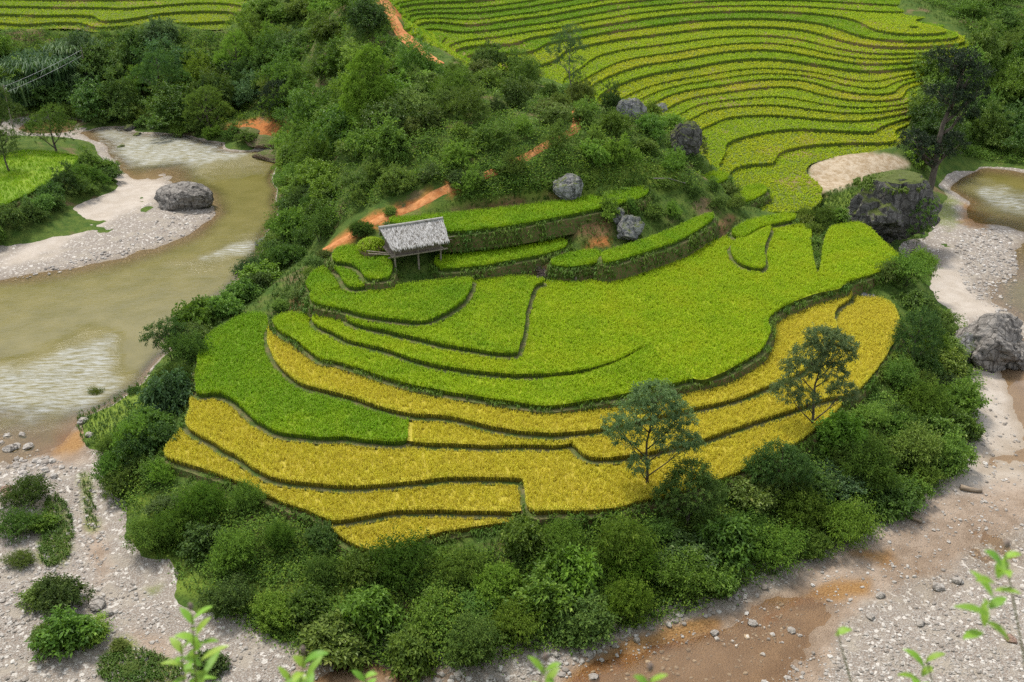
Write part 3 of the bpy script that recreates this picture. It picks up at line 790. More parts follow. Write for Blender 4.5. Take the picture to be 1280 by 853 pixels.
def tufts(P, ripe, h=.34, nb=5, w=.035, spread=.55, droop=.5, out=None):
    """rice plants at points P: bent pointed blades. Returns V, T, ripeness, per-plant value"""
    n = len(P)
    a = rng.uniform(0, 2 * np.pi, (n, nb)); s = rng.uniform(.25, 1, (n, nb)) * spread
    L = h * rng.uniform(.75, 1.2, (n, nb))
    dx, dy = np.cos(a) * s, np.sin(a) * s
    if out is not None:
        dx = dx + out[:, None, 0] * .6; dy = dy + out[:, None, 1] * .6
    base = P[:, None, :] + np.stack([rng.normal(0, .035, (n, nb)), rng.normal(0, .035, (n, nb)), np.zeros((n, nb))], 2)
    d1 = np.stack([dx * .45, dy * .45, np.ones_like(dx) * .8], 2) * L[..., None]
    d2 = np.stack([dx * 1.15, dy * 1.15, np.ones_like(dx) * (.95 - droop * s / spread * .9)], 2) * L[..., None]
    g = a + np.pi / 2
    side = np.stack([np.cos(g), np.sin(g), np.zeros_like(g)], 2) * (w / 2)
    V = np.stack([base - side * .5, base + side * .5, base + d1 + side, base + d1 - side, base + d2], 2)  # n,nb,5,3
    k = np.arange(n * nb)[:, None] * 5
    T = np.concatenate([k + [0, 1, 2], k + [0, 2, 3], k + [3, 2, 4]], 0)
    rr = np.repeat(np.clip(np.repeat(rng.random(n), nb) * .5 + rng.random(n * nb) * .5, 0, 1), 5)
    rp = np.repeat(np.repeat(ripe, nb), 5)
    return V.reshape(-1, 3), T, rp, rr

def inside_pts(w, dens):
    lo, hi = w[:, :2].min(0), w[:, :2].max(0)
    n = int((hi - lo).prod() * dens)
    q = rng.uniform(lo, hi, (n, 2))
    return q[sdf(q, w) > 0.04]

def edge_pts(w, step):
    p = np.concatenate([w[:, :2], w[:1, :2]])
    seg = np.linalg.norm(np.diff(p, axis=0), axis=1); c = np.concatenate([[0], np.cumsum(seg)])
    s = np.arange(0, c[-1], step)
    return np.stack([np.interp(s, c, p[:, 0]), np.interp(s, c, p[:, 1])], 1)

def c_tilt(k, q, z):
    """the strip under the open paddy climbs to meet it where their shared bank runs out"""
    if k != 'C': return np.full(len(q), z)
    return z + .375 * smooth(unproj((660, 470), 4.8)[0][0], unproj((812, 440), 4.8)[0][0], q[:, 0])

order = sorted(POLY, key=lambda k: PADDY[k][0])
for k in order:
    z, ripe, _, lab = PADDY[k]
    w = POLY[k]
    root = empty('rice_paddy', (0, 0, 0))
    tag(root, lab, 'rice paddy', 'rice paddies on the spur')
    above = [j for j in order if PADDY[j][0] > z + .05]
    q = inside_pts(w, 68 if k not in LF else 16)
    vis = np.ones(len(q), bool)
    for j in above: vis &= sdf_near(q, BPOLY[j], 1.0) < -0.02
    q = q[vis]
    keep = rng.random(len(q)) < 1
    e = edge_pts(w, .14)
    vis = np.ones(len(e), bool)
    if k == 'D': vis &= sdf_near(e, outset(POLY['D'][D_OPEN], .3), 1.0) < 0 if False else ~((proj(np.concatenate([e, np.full((len(e), 1), z)], 1))[:, 0] > 806) & (proj(np.concatenate([e, np.full((len(e), 1), z)], 1))[:, 1] > 352))
    for j in above: vis &= sdf_near(e, BPOLY[j], 1.0) < 0
    e = e[vis]
    tq = c_tilt(k, q, z); te = c_tilt(k, e, z)
    zn = fbm(q[:, 0] * .5, q[:, 1] * .5, 9) * .05
    P1 = np.stack([q[:, 0], q[:, 1], tq - .30 + zn], 1)
    P2 = np.stack([e[:, 0], e[:, 1], te - .42], 1)
    P2b = np.stack([e[:, 0], e[:, 1], te - .30], 1)
    rz = lambda P: np.full(len(P), ripe)
    A = tufts(P1, rz(P1), .34, 5, .028, .5, .5 + .3 * ripe)
    B = tufts(np.concatenate([P2, P2b]), rz(np.concatenate([P2, P2b])) * .9, .40, 4, .03, .35, .3)
    n = len(w)
    zt = c_tilt(k, w[:, :2], z)
    top = np.concatenate([w[:, :2], (zt - .25)[:, None]], 1); bot = np.concatenate([w[:, :2], (zt - 1.0)[:, None]], 1)
    # standing crop: block of stalks with the blades on top
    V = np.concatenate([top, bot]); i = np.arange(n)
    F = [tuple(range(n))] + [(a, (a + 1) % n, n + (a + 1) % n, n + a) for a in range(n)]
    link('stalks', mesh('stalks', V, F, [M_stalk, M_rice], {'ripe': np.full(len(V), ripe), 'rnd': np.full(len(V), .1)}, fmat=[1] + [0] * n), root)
    VV = np.concatenate([A[0], B[0]]); TT = np.concatenate([A[1], B[1] + len(A[0])])
    r = link('rice', mesh('rice', VV, TT, M_rice, {'ripe': np.concatenate([A[2], B[2]]), 'rnd': np.concatenate([A[3], B[3]])}), root)
    # earth bund round the plot
    b = BPOLY[k]
    jig = 1 + .25 * fbm(b[:, 0] * .9, b[:, 1] * .9, 4)[:, None]
    b = w[:, :2] + (b - w[:, :2]) * jig
    if k == 'D':                                   # no bank where the two plots run together
        open_ = D_OPEN
        b = np.where(open_[:, None], w[:, :2], b)
    zb = zt - .56 + fbm(b[:, 0] * .7, b[:, 1] * .7, 8) * .05
    V = np.concatenate([np.concatenate([w[:, :2], zb[:, None] + .01], 1), np.concatenate([b, zb[:, None]], 1), np.concatenate([outset(b, .34), zb[:, None] - 1.15], 1)])
    F = [(a, (a + 1) % n, n + (a + 1) % n, n + a) for a in range(n)] + [(n + a, n + (a + 1) % n, 2 * n + (a + 1) % n, 2 * n + a) for a in range(n)]
    if k == 'D': V[:, 2] -= np.tile(open_, 3) * .5
    link('bund', mesh('bund', V, F, [M_bund, M_bank], fmat=[0] * n + [1] * n), root)

def bank_grass(k, root):
    """weeds hanging over the outer face of a bund"""
    z, w, b = PADDY[k][0], POLY[k], BPOLY[k]
    e = np.concatenate([edge_pts(outset(b, d), .17) for d in (-.06, .06, .16, .28, .4)])
    if k == 'D':
        uv = proj(np.concatenate([e, np.full((len(e), 1), z)], 1)); e = e[~((uv[:, 0] > 806) & (uv[:, 1] > 352) & (uv[:, 0] < 1050))]
    ok = rng.random(len(e)) < .12 + .75 * smooth(-.2, .4, fbm(e[:, 0] * .8, e[:, 1] * .8, 12))
    for j in order:
        if PADDY[j][0] > z + .05: ok &= sdf_near(e, BPOLY[j], 1.0) < 0
    d = -sdf_near(e, b, 2.0)
    zz = c_tilt(k, e, z) - .60 - np.clip(d, 0, 1) * 3.0
    for j in order:
        if j != k and PADDY[j][0] <= z + .05: ok &= (sdf_near(e, POLY[j], 1.0) < .1) | (zz > PADDY[j][0] - .12)
    P = np.concatenate([e, zz[:, None]], 1)[ok]; e = e[ok]
    if len(P) < 80: return
    tv = tufts(P, np.clip(.25 + .5 * vnoise(e[:, 0] * .6, e[:, 1] * .6, 5), 0, 1), .42, 5, .06, 1.0, .8)
    tag(link('weeds', mesh('weeds', tv[0], tv[1], M_grass, {'ripe': tv[2] * .8, 'rnd': tv[3]}), root), kind='stuff')
M_grass = rice_mat('grass_blades')
for nd in M_grass.node_tree.nodes:
    if nd.type == 'VALTORGB':
        for q_, c_ in zip(nd.color_ramp.elements, ((.065, .14, .014, 1), (.11, .185, .02, 1), (.16, .20, .03, 1), (.2, .2, .05, 1), (.24, .2, .07, 1))): q_.color = c_
for o in [o for o in COL.objects if o.name.startswith('rice_paddy')]:
    bank_grass(next(k for k in POLY if PADDY[k][3] == o['label']), o)

# ---------------------------------------------------------------- stepped rice terraces on the far hillsides
def step_mat():
    m, nt, p = new_mat('terrace_riser'); t = NT(nt)
    v = t.pos()
    n = t.noise(v, 5, 5, .6, (1, 1, .4)); b = t.noise(v, .16, 3)
    col = t.mix(t.ramp(n, .35, .65), (.055, .085, .013), (.115, .14, .026))
    col = t.mix(t.ramp(b, .52, .66), col, (.17, .13, .055))
    t.put(p.inputs['Base Color'], col); p.inputs['Roughness'].default_value = .95; p.inputs['Specular IOR Level'].default_value = .1
    return m
M_step = step_mat()
ORD = ['first', 'second', 'third', 'fourth', 'fifth', 'sixth', 'seventh', 'eighth', 'ninth', 'tenth', 'eleventh', 'twelfth', 'thirteenth', 'fourteenth', 'fifteenth', 'sixteenth', 'seventeenth', 'eighteenth', 'nineteenth', 'twentieth', 'twenty-first', 'twenty-second', 'twenty-third', 'twenty-fourth', 'twenty-fifth', 'twenty-sixth', 'twenty-seventh', 'twenty-eighth', 'twenty-ninth', 'thirtieth'] + ['later'] * 60

def hillside(msk, f0, st, xr, yrange, kmax, labf, group, ripef, dens):
    gx = np.arange(xr[0], xr[1], .8); gy = np.arange(yrange[0], yrange[1], .8)
    X, Y = np.meshgrid(gx, gy); X, Y = X.ravel(), Y.ravel()
    Zb = tps(X, Y)
    uv = proj(np.stack([X, Y, Zb], 1))
    ms = sdf(uv, msk) + fbm(X * .4, Y * .4, 3) * 4
    Zc = Zb + fbm(X * .03, Y * .05, 6) * .07      # hand-cut steps wander a little
    n = len(gx)
    i = (np.arange(len(gy) - 1)[:, None] * n + np.arange(n - 1)[None]).ravel()
    T0 = np.concatenate([np.stack([i, i + 1, i + n + 1], 1), np.stack([i, i + n + 1, i + n], 1)])
    V0 = np.stack([X, Y, Zc, ms], 1)
    V0, T0, _ = clip(V0, T0[(ms[T0] > -30).all(1)], V0[:, 3])
    V0, T0 = compact(V0, T0)
    cnt = 0
    q_ = np.random.default_rng(5)
    LEV = f0 + np.concatenate([[0], np.cumsum(st * q_.uniform(.75, 1.35, 80))])
    for k in range(0, kmax + 1):
        lo, hi = LEV[k], LEV[k + 1]
        if k == 0: lo0 = lo - 1.2
        else: lo0 = lo
        V, T, cuts = clip(V0, T0, V0[:, 2] - lo0)
        if not len(T): continue
        E = V[cuts]
        V, T, _ = clip(V, T, hi - V[:, 2])
        if len(T) < 4: continue
        V, T = compact(V, T)
        top = V[:, :3].copy(); top[:, 2] = lo + .12 * np.clip(top[:, 2] - lo, 0, 1)      # treads lean a little with the slope
        root = empty('rice_terrace', (0, 0, 0))
        tag(root, labf(cnt), 'rice terrace', group); cnt += 1
        # soil step: tread under the crop and the face that drops to the next step
        a, b = E[:, 0, :3].copy(), E[:, 1, :3].copy()
        a[:, 2] = b[:, 2] = lo - .12
        c, d = b.copy(), a.copy(); c[:, 2] -= st * 1.5 + .35; d[:, 2] -= st * 1.5 + .35
        ne = len(a)
        tr = top.copy(); tr[:, 2] -= .12
        RV = np.concatenate([tr, a, b, c, d]); o = len(tr); kk = np.arange(ne)
        RT = np.concatenate([T, np.stack([o + kk, o + ne + kk, o + 2 * ne + kk], 1), np.stack([o + kk, o + 2 * ne + kk, o + 3 * ne + kk], 1)])
        link('riser', mesh('riser', RV, RT, M_step), root)
        # crop
        A = top[T[:, 0]]; B = top[T[:, 1]]; Cc = top[T[:, 2]]
        ar = .5 * np.abs((B[:, 0] - A[:, 0]) * (Cc[:, 1] - A[:, 1]) - (B[:, 1] - A[:, 1]) * (Cc[:, 0] - A[:, 0]))
        N = int(ar.sum() * dens)
        t = rng.choice(len(T), N, p=ar / ar.sum())
        r1, r2 = np.sqrt(rng.random(N)), rng.random(N)
        P = A[t] * (1 - r1)[:, None] + B[t] * (r1 * (1 - r2))[:, None] + Cc[t] * (r1 * r2)[:, None]
        P[:, 2] -= .2
        L = np.linalg.norm(E[:, 1, :2] - E[:, 0, :2], axis=1)
        ne_ = int(L.sum() * 9)
        if ne_ > 0:
            t = rng.choice(len(E), ne_, p=L / L.sum()); f = rng.random(ne_)[:, None]
            Q = E[t, 0, :3] * (1 - f) + E[t, 1, :3] * f
            Q[:, 2] = lo - .30 + rng.random(ne_) * .1
            P = np.concatenate([P, Q])
        rp = ripef(P, k)
        tv = tufts(P, rp, .27, 4, .075, .55, .6)
        link('rice', mesh('rice', tv[0], tv[1], M_rice, {'ripe': tv[2], 'rnd': tv[3] * .5 + .28}), root)

def ripe_far(P, k):
    u = proj(P)
    return np.clip(.40 - .24 * smooth(70, 0, u[:, 1]) - .16 * smooth(780, 600, u[:, 0]) + .12 * vnoise(P[:, 0] * .05, P[:, 1] * .05 + k * 3.1, 2) + .17 * math.sin(k * 2.4), 0, 1)
hillside(TMASK, FLOOR, .42, (-25, 88), (80, 200), 27,
         lambda i: ('flat yellow green rice floor beside the bare sand patch, lowest of the hillside steps' if i == 0 else
                    f'curving rice terrace on the far hillside, {ORD[i - 1]} step up from the bare sand patch'),
         'stepped rice terraces on the far hillside', ripe_far, 20)
hillside(LMASK, LFLOOR, LSTEP, (-105, -35), (140, 215), 7,
         lambda i: f'long straight rice terrace across the river, {ORD[i]} step above the forest edge',
         'stepped rice terraces across the river', lambda P, k: np.clip(.33 + .1 * math.sin(k * 1.7) + rng.normal(0, .04, len(P)), 0, 1), 9)

# ---------------------------------------------------------------- foliage
def leaves_at(C, D, L, W, fold=.25, droop=.3):
    """one folded pointed leaf per row: base C, direction D, length L, width W"""
    n = len(C)
    D = D / np.maximum(np.linalg.norm(D, axis=1), 1e-6)[:, None]
    upv = np.stack([rng.normal(0, .35, n), rng.normal(0, .35, n), np.ones(n)], 1)
    S = np.cross(D, upv); S /= np.maximum(np.linalg.norm(S, axis=1), 1e-6)[:, None]
    N = np.cross(S, D)
    L, W = L[:, None], W[:, None]
    mid = C + D * L * .5
    tip = C + D * L + np.array([0, 0, -1]) * L * droop
    V = np.stack([C, mid + S * W * .5 + N * W * fold, tip, mid - S * W * .5 + N * W * fold], 1)
    k = np.arange(n)[:, None] * 4
    T = np.concatenate([k + [0, 1, 2], k + [0, 2, 3]])
    return V.reshape(-1, 3), T

def sprays(lobes, n, leaf, slim=.45, per=8, spray=.5, up=.35, droop=.35, under=.25, seed=0):
    """leafy sprays on the outside of a set of lobes (x, y, z, r, squash)"""
    lobes = np.asarray(lobes, float)
    ar = lobes[:, 3] ** 2
    k = rng.choice(len(lobes), int(n * 1.9), p=ar / ar.sum())
    d = rng.normal(0, 1, (len(k), 3)); d /= np.linalg.norm(d, axis=1)[:, None]
    d[:, 2] = np.where((d[:, 2] < 0) & (rng.random(len(k)) > under), -d[:, 2], d[:, 2])
    sc = np.stack([lobes[k, 3], lobes[k, 3], lobes[k, 3] * lobes[k, 4]], 1)
    lump = 1 + .32 * np.sin(d[:, 0] * 5 + k * 1.7) * np.sin(d[:, 1] * 5 + k * 2.9) * np.sin(d[:, 2] * 4 + k)
    P = lobes[k, :3] + d * sc * (rng.uniform(.55, 1.0, len(k)) ** .5 * lump)[:, None]
    dd = np.stack([np.linalg.norm((P - l[:3]) / np.array([l[3], l[3], l[3] * l[4]]), axis=1) for l in lobes], 1)
    dd[np.arange(len(k)), k] = 9
    ok = dd.min(1) > .62
    P, d, k = P[ok][:n], d[ok][:n], k[ok][:n]
    ax = d * np.array([1, 1, .7]) + np.array([0, 0, up]) + rng.normal(0, .3, d.shape)
    ax /= np.linalg.norm(ax, axis=1)[:, None]
    m = len(P)
    t = (np.arange(per) + .5)[None] / per * spray * rng.uniform(.6, 1.3, (m, 1))
    phi = (np.arange(per) * 2.4)[None] + rng.uniform(0, 6.28, (m, 1))
    a = np.cross(ax, np.array([.3, .2, 1.0])); a /= np.linalg.norm(a, axis=1)[:, None]
    b = np.cross(ax, a)
    out = a[:, None] * np.cos(phi)[..., None] + b[:, None] * np.sin(phi)[..., None]
    D = ax[:, None] * .65 + out * .9 + np.array([0, 0, .12])
    C = P[:, None] + ax[:, None] * t[..., None]
    nn = m * per
    Ls = leaf * rng.uniform(.65, 1.3, nn)
    V, T = leaves_at(C.reshape(-1, 3), D.reshape(-1, 3), Ls, Ls * slim, .22, droop)
    base = np.repeat(rng.random(m), per)                       # the leaves of a spray look alike, young sprays paler
    r = np.clip(base * .75 + rng.random(nn) * .25, 0, 1)
    return V, T, np.repeat(r, 4)

M_bark = simple_mat('bark', (.05, .04, .03), (.12, .10, .08), 9, .9, .5, .03, (1, 1, .25))
M_barkl = simple_mat('pale_bark', (.12, .11, .095), (.22, .20, .17), 9, .9, .5, .03, (1, 1, .25))
LM = {
 'mid': leaf_mat('leaf_mid', (.07, .135, .018), (.135, .225, .03), (.22, .31, .055)),
 'bright': leaf_mat('leaf_bright', (.10, .18, .018), (.175, .28, .032), (.27, .36, .06)),
 'dark': leaf_mat('leaf_dark', (.048, .10, .017), (.09, .155, .026), (.15, .22, .045), .25),
 'blue': leaf_mat('leaf_blue', (.06, .12, .04), (.105, .18, .06), (.16, .24, .085), .25),
 'olive': leaf_mat('leaf_olive', (.095, .145, .022), (.16, .22, .035), (.22, .24, .06)),
 'black': leaf_mat('leaf_blackgreen', (.012, .026, .010), (.026, .05, .016), (.05, .08, .02), .12),
}
LM['grey'] = leaf_mat('leaf_greygreen', (.10, .165, .06), (.17, .25, .10), (.22, .30, .13), .3)
TONE = {'grey': 'grey green', 'mid': 'mid green', 'bright': 'light green', 'dark': 'dark green', 'blue': 'bluish green', 'olive': 'olive', 'black': 'blackish'}

def bush_lobes(rx, h, n, seed, spread=.98):
    q = np.random.default_rng(seed)
    L = []
    for i in range(n):
        a = q.uniform(0, 6.28); rr = q.uniform(0, spread) ** .7 * rx
        z = h * q.uniform(.12, .78) * (1 - .4 * rr / rx)
        L.append((math.cos(a) * rr * q.uniform(.8, 1.3), math.sin(a) * rr, z, q.uniform(.17, .38) * rx, q.uniform(.7, 1.05)))
    for i in range(9):                                       # long shoots that break the outline
        a = q.uniform(0, 6.28); rr = q.uniform(.2, .8) * rx
        L.append((math.cos(a) * rr, math.sin(a) * rr, h * q.uniform(.75, 1.0) * (1 - .3 * rr / rx), q.uniform(.08, .15) * rx, q.uniform(1.3, 2.4)))
    L.append((0, 0, h * .35, rx * .6, .7))
    return L

def bush_mesh(seed, rx=1.0, h=1.4, nsp=520, leaf=.15, slim=.5, per=8, nl=9, spray=.34, droop=.3, up=.3):
    L = bush_lobes(rx, h, nl, seed)
    V, T, r = sprays(L, nsp, leaf, slim, per, spray, up, droop)
    V[:, 2] = np.maximum(V[:, 2], -.25)
    return V, T, r, L

def stems(L, seed, rad=.03):
    m = MB()
    for i, l in enumerate(L[:7]):
        m.tube([(l[0] * .1, l[1] * .1, -.4), (l[0] * .5, l[1] * .5, l[2] * .45), (l[0], l[1], l[2])], [rad, rad * .8, rad * .35], 5)
    return m

# a handful of shrubs of unit size, shared by all copies: fine-leaved, broad-leaved, loose, upright
PROTO = []
for i, kw in enumerate([dict(rx=1.0, h=1.5, nsp=680, leaf=.135, nl=14), dict(rx=1.0, h=1.25, nsp=520, leaf=.17, slim=.55, nl=12), dict(rx=1.0, h=1.75, nsp=560, leaf=.15, slim=.34, nl=13, up=.7, spray=.5),
                        dict(rx=1.0, h=1.4, nsp=400, leaf=.23, slim=.5, nl=11, spray=.45), dict(rx=1.0, h=1.1, nsp=560, leaf=.14, nl=15), dict(rx=1.0, h=1.6, nsp=560, leaf=.14, slim=.34, nl=12, spray=.6, droop=.5, up=.5)]):
    V, T, r, L = bush_mesh(100 + i, **kw)
    PROTO.append((V, T, r, L))
STEM = [stems(p[3], 0).me('stem', M_bark) for p in PROTO]
# far crowns are the same habit with coarser sprays
FAR = []
for i in range(5):
    V, T, r, L = bush_mesh(200 + i, rx=1.0, h=[1.5, 1.25, 1.9, 1.4, 1.65][i], nsp=560, leaf=[.115, .13, .12, .14, .10][i], nl=[9, 11, 12, 8, 10][i], slim=.5, spray=.26)
    FAR.append((V, T, r, L))
FMESH = {}
def crown_mesh(src, i, tone):
    key = (src, i, tone)
    if key not in FMESH:
        V, T, r, L = (PROTO if src == 'n' else FAR)[i]
        FMESH[key] = mesh('foliage', V, T, LM[tone], {'rnd': r})
    return FMESH[key]

SHRUBS = []        # (object, photo position, size, tone, region) so that every one gets a label of its own at the end
def shrub(p, size, tone, region, var=None, far=False, squash=1.0, name='shrub', parts=True):
    i = int(rng.integers(0, len(FAR if far else PROTO))) if var is None else var
    me = crown_mesh('f' if far else 'n', i, tone)
    rz = float(rng.uniform(0, 6.28))
    if parts and not far:
        o = empty(name, tuple(p), rz)
        f = link('foliage', me, o); link('stem', STEM[i], o)
    else:
        o = link(name, me); o.location = tuple(p); o.rotation_euler = (0, 0, rz)
    o.rotation_euler = (float(rng.normal(0, .14)), float(rng.normal(0, .14)), rz)
    k = size * rng.uniform(.9, 1.12)
    o.scale = (k, size * rng.uniform(.85, 1.1), size * squash * rng.uniform(.72, 1.25))
    SHRUBS.append((o, proj(np.array([p]))[0], size, tone, region))
    return o

def scatter(px, sp, seed=0, excl=(), tries=9000):
    """points of the ground at least sp metres apart inside a region traced on the photograph"""
    q = np.random.default_rng(seed)
    poly = catmull(px, 3)
    lo, hi = poly.min(0), poly.max(0)
    c = q.uniform(lo, hi, (tries, 2))
    m = sdf(c, poly) > 0
    for e in excl: m &= sdf(c, np.array(e, float)) < 0
    c = c[m][:1400]
    if not len(c): return np.zeros((0, 3))
    P = place(c)
    out = []
    for p in P:
        s = sp(p) if callable(sp) else sp
        if not out or (np.linalg.norm(np.array(out)[:, :2] - p[:2], axis=1) > s).all(): out.append(p)
    return np.array(out)

def pick(w):
    k = list(w); p = np.array([w[i] for i in k], float)
    return k[int(rng.choice(len(k), p=p / p.sum()))]

BENCH = [(172, 622), (196, 622), (214, 690), (262, 722), (350, 732), (450, 732), (450, 748), (340, 750), (250, 742), (196, 706)]
PADDYPX = [np.array(PADDY[k][2], float) for k in PADDY]
W_front = {'mid': 5, 'bright': 4, 'dark': 1.5, 'olive': 1.5, 'blue': .3}
# 1 the thicket along the toe of the spur, 2 the strip just under the yellow paddies
for p in scatter([(170, 668), (240, 735), (330, 782), (430, 815), (550, 828), (690, 800), (830, 765), (950, 722), (1080, 660), (1186, 592), (1202, 510), (1182, 440), (1160, 420), (1158, 500), (1080, 575), (980, 640), (850, 700), (700, 740), (550, 768), (440, 768), (330, 762), (240, 735)], 1.85, 3, [BENCH]):
    shrub(p, rng.uniform(.8, 1.55), pick(W_front), 'toe', squash=.95)
for p in scatter([(205, 600), (300, 632), (400, 680), (450, 712), (560, 705), (700, 684), (800, 664), (900, 634), (1000, 592), (1060, 545), (1104, 490), (1138, 420), (1180, 425), (1172, 500), (1080, 580), (980, 645), (850, 705), (700, 738), (550, 745), (452, 730), (352, 722), (268, 712), (218, 680), (196, 620)], 1.9, 4, [BENCH]):
    shrub(p, rng.uniform(.75, 1.35), pick({'mid': 5, 'bright': 2.5, 'dark': 2.5, 'olive': .8, 'blue': .4}), 'lip')
# 3 thicket on the river side
for p in scatter([(165, 560), (196, 562), (224, 500), (238, 440), (266, 398), (312, 378), (340, 352), (380, 322), (412, 290), (418, 240), (362, 232), (360, 268), (334, 325), (292, 382), (248, 440), (210, 500), (184, 530)], 1.95, 5, PADDYPX):
    shrub(p, rng.uniform(.95, 1.6), pick({'mid': 5, 'bright': 2, 'dark': 3, 'blue': 1}), 'riverside')
for p in scatter([(148, 570), (205, 565), (196, 600), (170, 615), (150, 625), (146, 600)], 1.5, 6, [BENCH]):
    shrub(p, rng.uniform(.8, 1.3), pick(W_front), 'corner')
# 4 slope of the hill, 5 forest over the river, 6 knoll
for p in scatter([(358, 215), (350, 150), (312, 95), (325, 0), (465, -20), (482, 18), (498, 50), (520, 84), (520, 150), (480, 205), (435, 255), (400, 275), (372, 262)], 3.1, 7, [[(452, -30), (505, -30), (515, 30), (565, 80), (556, 108), (520, 104), (490, 70), (466, 40)]]):
    shrub(p, rng.uniform(1.7, 2.9), pick({'mid': 5, 'bright': 4.5, 'dark': 1.2, 'olive': 1}), 'slope', far=True, name='leafy_tree', squash=.9)
for p in scatter([(-60, 128), (60, 136), (130, 150), (230, 158), (275, 150), (330, 120), (325, 82), (290, 84), (240, 66), (205, 52), (170, 72), (100, 84), (60, 86), (-60, 86)], 3.9, 8):
    shrub(p, rng.uniform(2.4, 3.8), pick({'mid': 4, 'bright': 1.5, 'dark': 3.5, 'blue': 3}), 'forest', far=True, name='leafy_tree')
PATHX = [[(395, 322), (395, 300), (440, 270), (480, 250), (545, 232), (575, 222), (580, 245), (545, 262), (480, 285), (440, 305)], [(648, 202), (685, 176), (692, 186), (660, 206)], [(712, 138), (725, 138), (726, 164), (712, 166)], [(480, -20), (500, -20), (570, 84), (560, 112), (530, 110), (500, 50)]]
for p in scatter([(440, 255), (480, 205), (520, 110), (560, 88), (640, 92), (705, 118), (760, 138), (820, 148), (862, 180), (870, 205), (840, 222), (780, 212), (690, 214), (650, 228), (600, 240), (565, 244), (500, 244)], 2.9, 9, PATHX):
    shrub(p, rng.uniform(.8, 1.75), pick({'mid': 5, 'bright': 3, 'dark': 1.5, 'olive': 2.5}), 'knoll', far=True)
for p in scatter([(800, 232), (872, 230), (918, 250), (912, 268), (850, 270), (760, 285), (735, 268)], 2.1, 10, PADDYPX):
    shrub(p, rng.uniform(.6, 1.05), pick({'mid': 4, 'bright': 3, 'olive': 1}), 'bank', far=True)
# 7 right-hand hillside
for p in scatter([(1150, 178), (1152, 120), (1176, 92), (1218, 76), (1216, 40), (1192, 20), (1290, -30), (1330, 60), (1320, 186), (1230, 190), (1190, 188)], 4.0, 12):
    shrub(p, rng.uniform(2.0, 3.2) * (1.0 if proj(p[None])[0][1] > 70 else .62), pick({'mid': 4, 'bright': 2, 'dark': 3, 'olive': 1.5}), 'righthill', far=True, name='leafy_tree')
# 8 hedge round the small field over the river
for p in scatter([(-60, 332), (0, 304), (64, 266), (138, 226), (134, 212), (110, 216), (60, 252), (0, 288), (-60, 314)], 1.9, 13, [PADDY['L1'][2]]):
    shrub(p, rng.uniform(1.1, 1.6), pick({'mid': 4, 'bright': 2, 'dark': 3}), 'hedge', far=True)
# 9 by the river end of the green paddies
for u, v, s, tn in ((1128, 352, 1.5, 'mid'), (1145, 345, 1.2, 'bright'), (1108, 350, 1.0, 'olive'), (1152, 330, .8, 'mid'), (1020, 312, .7, 'mid'), (1014, 296, .8, 'bright'), (1026, 285, 1.0, 'mid'), (1021, 328, .5, 'mid'), (1006, 278, .7, 'olive'), (1045, 276, .9, 'bright'), (1008, 285, .7, 'olive'), (1150, 208, 1.6, 'bright'), (1143, 390, 1.2, 'mid'), (1165, 405, 1.2, 'bright'), (1085, 288, .6, 'bright'), (1070, 278, .6, 'bright')):
    shrub(place([(u, v)])[0], s, tn, 'rockside')
for p in scatter([(92, 144), (170, 150), (232, 157), (300, 168), (306, 182), (282, 176), (230, 166), (168, 157), (92, 152)], 2.6, 14):
    shrub(p, rng.uniform(1.1, 1.8), pick({'mid': 4, 'bright': 2, 'dark': 2}), 'farbank', far=True)
for u, v, s, tn in ((455, 291, .75, 'mid'), (447, 297, .6, 'dark'), (488, 268, .5, 'mid'), (572, 230, .8, 'dark'), (592, 228, .8, 'mid'), (630, 214, .9, 'mid'), (395, 335, .7, 'mid'), (388, 348, .6, 'olive'), (374, 372, .6, 'mid'), (352, 388, .6, 'mid'), (405, 322, .5, 'olive')):
    shrub(place([(u, v)])[0], s, tn, 'redpath', far=s > .85)
# 10 single shrubs on the gravel and round the edges
for u, v, s, tn, sq in ((42, 628, 1.15, 'dark', .9), (22, 668, 1.0, 'dark', .9), (50, 662, .8, 'bright', .7), (28, 705, .7, 'olive', .8), (78, 762, 1.2, 'dark', 1.0), (60, 752, 1.0, 'olive', .9), (88, 805, 1.2, 'mid', .8), (60, 806, .9, 'mid', .8), (112, 800, .9, 'bright', .6),
                        (121, 500, .42, 'olive', 1.2), (168, 492, .45, 'dark', .8), (150, 812, .45, 'olive', .6), (260, 838, .8, 'dark', .7), (165, 838, .4, 'olive', .5)):
    shrub(place([(u, v)])[0], s, tn, 'gravel', squash=sq)

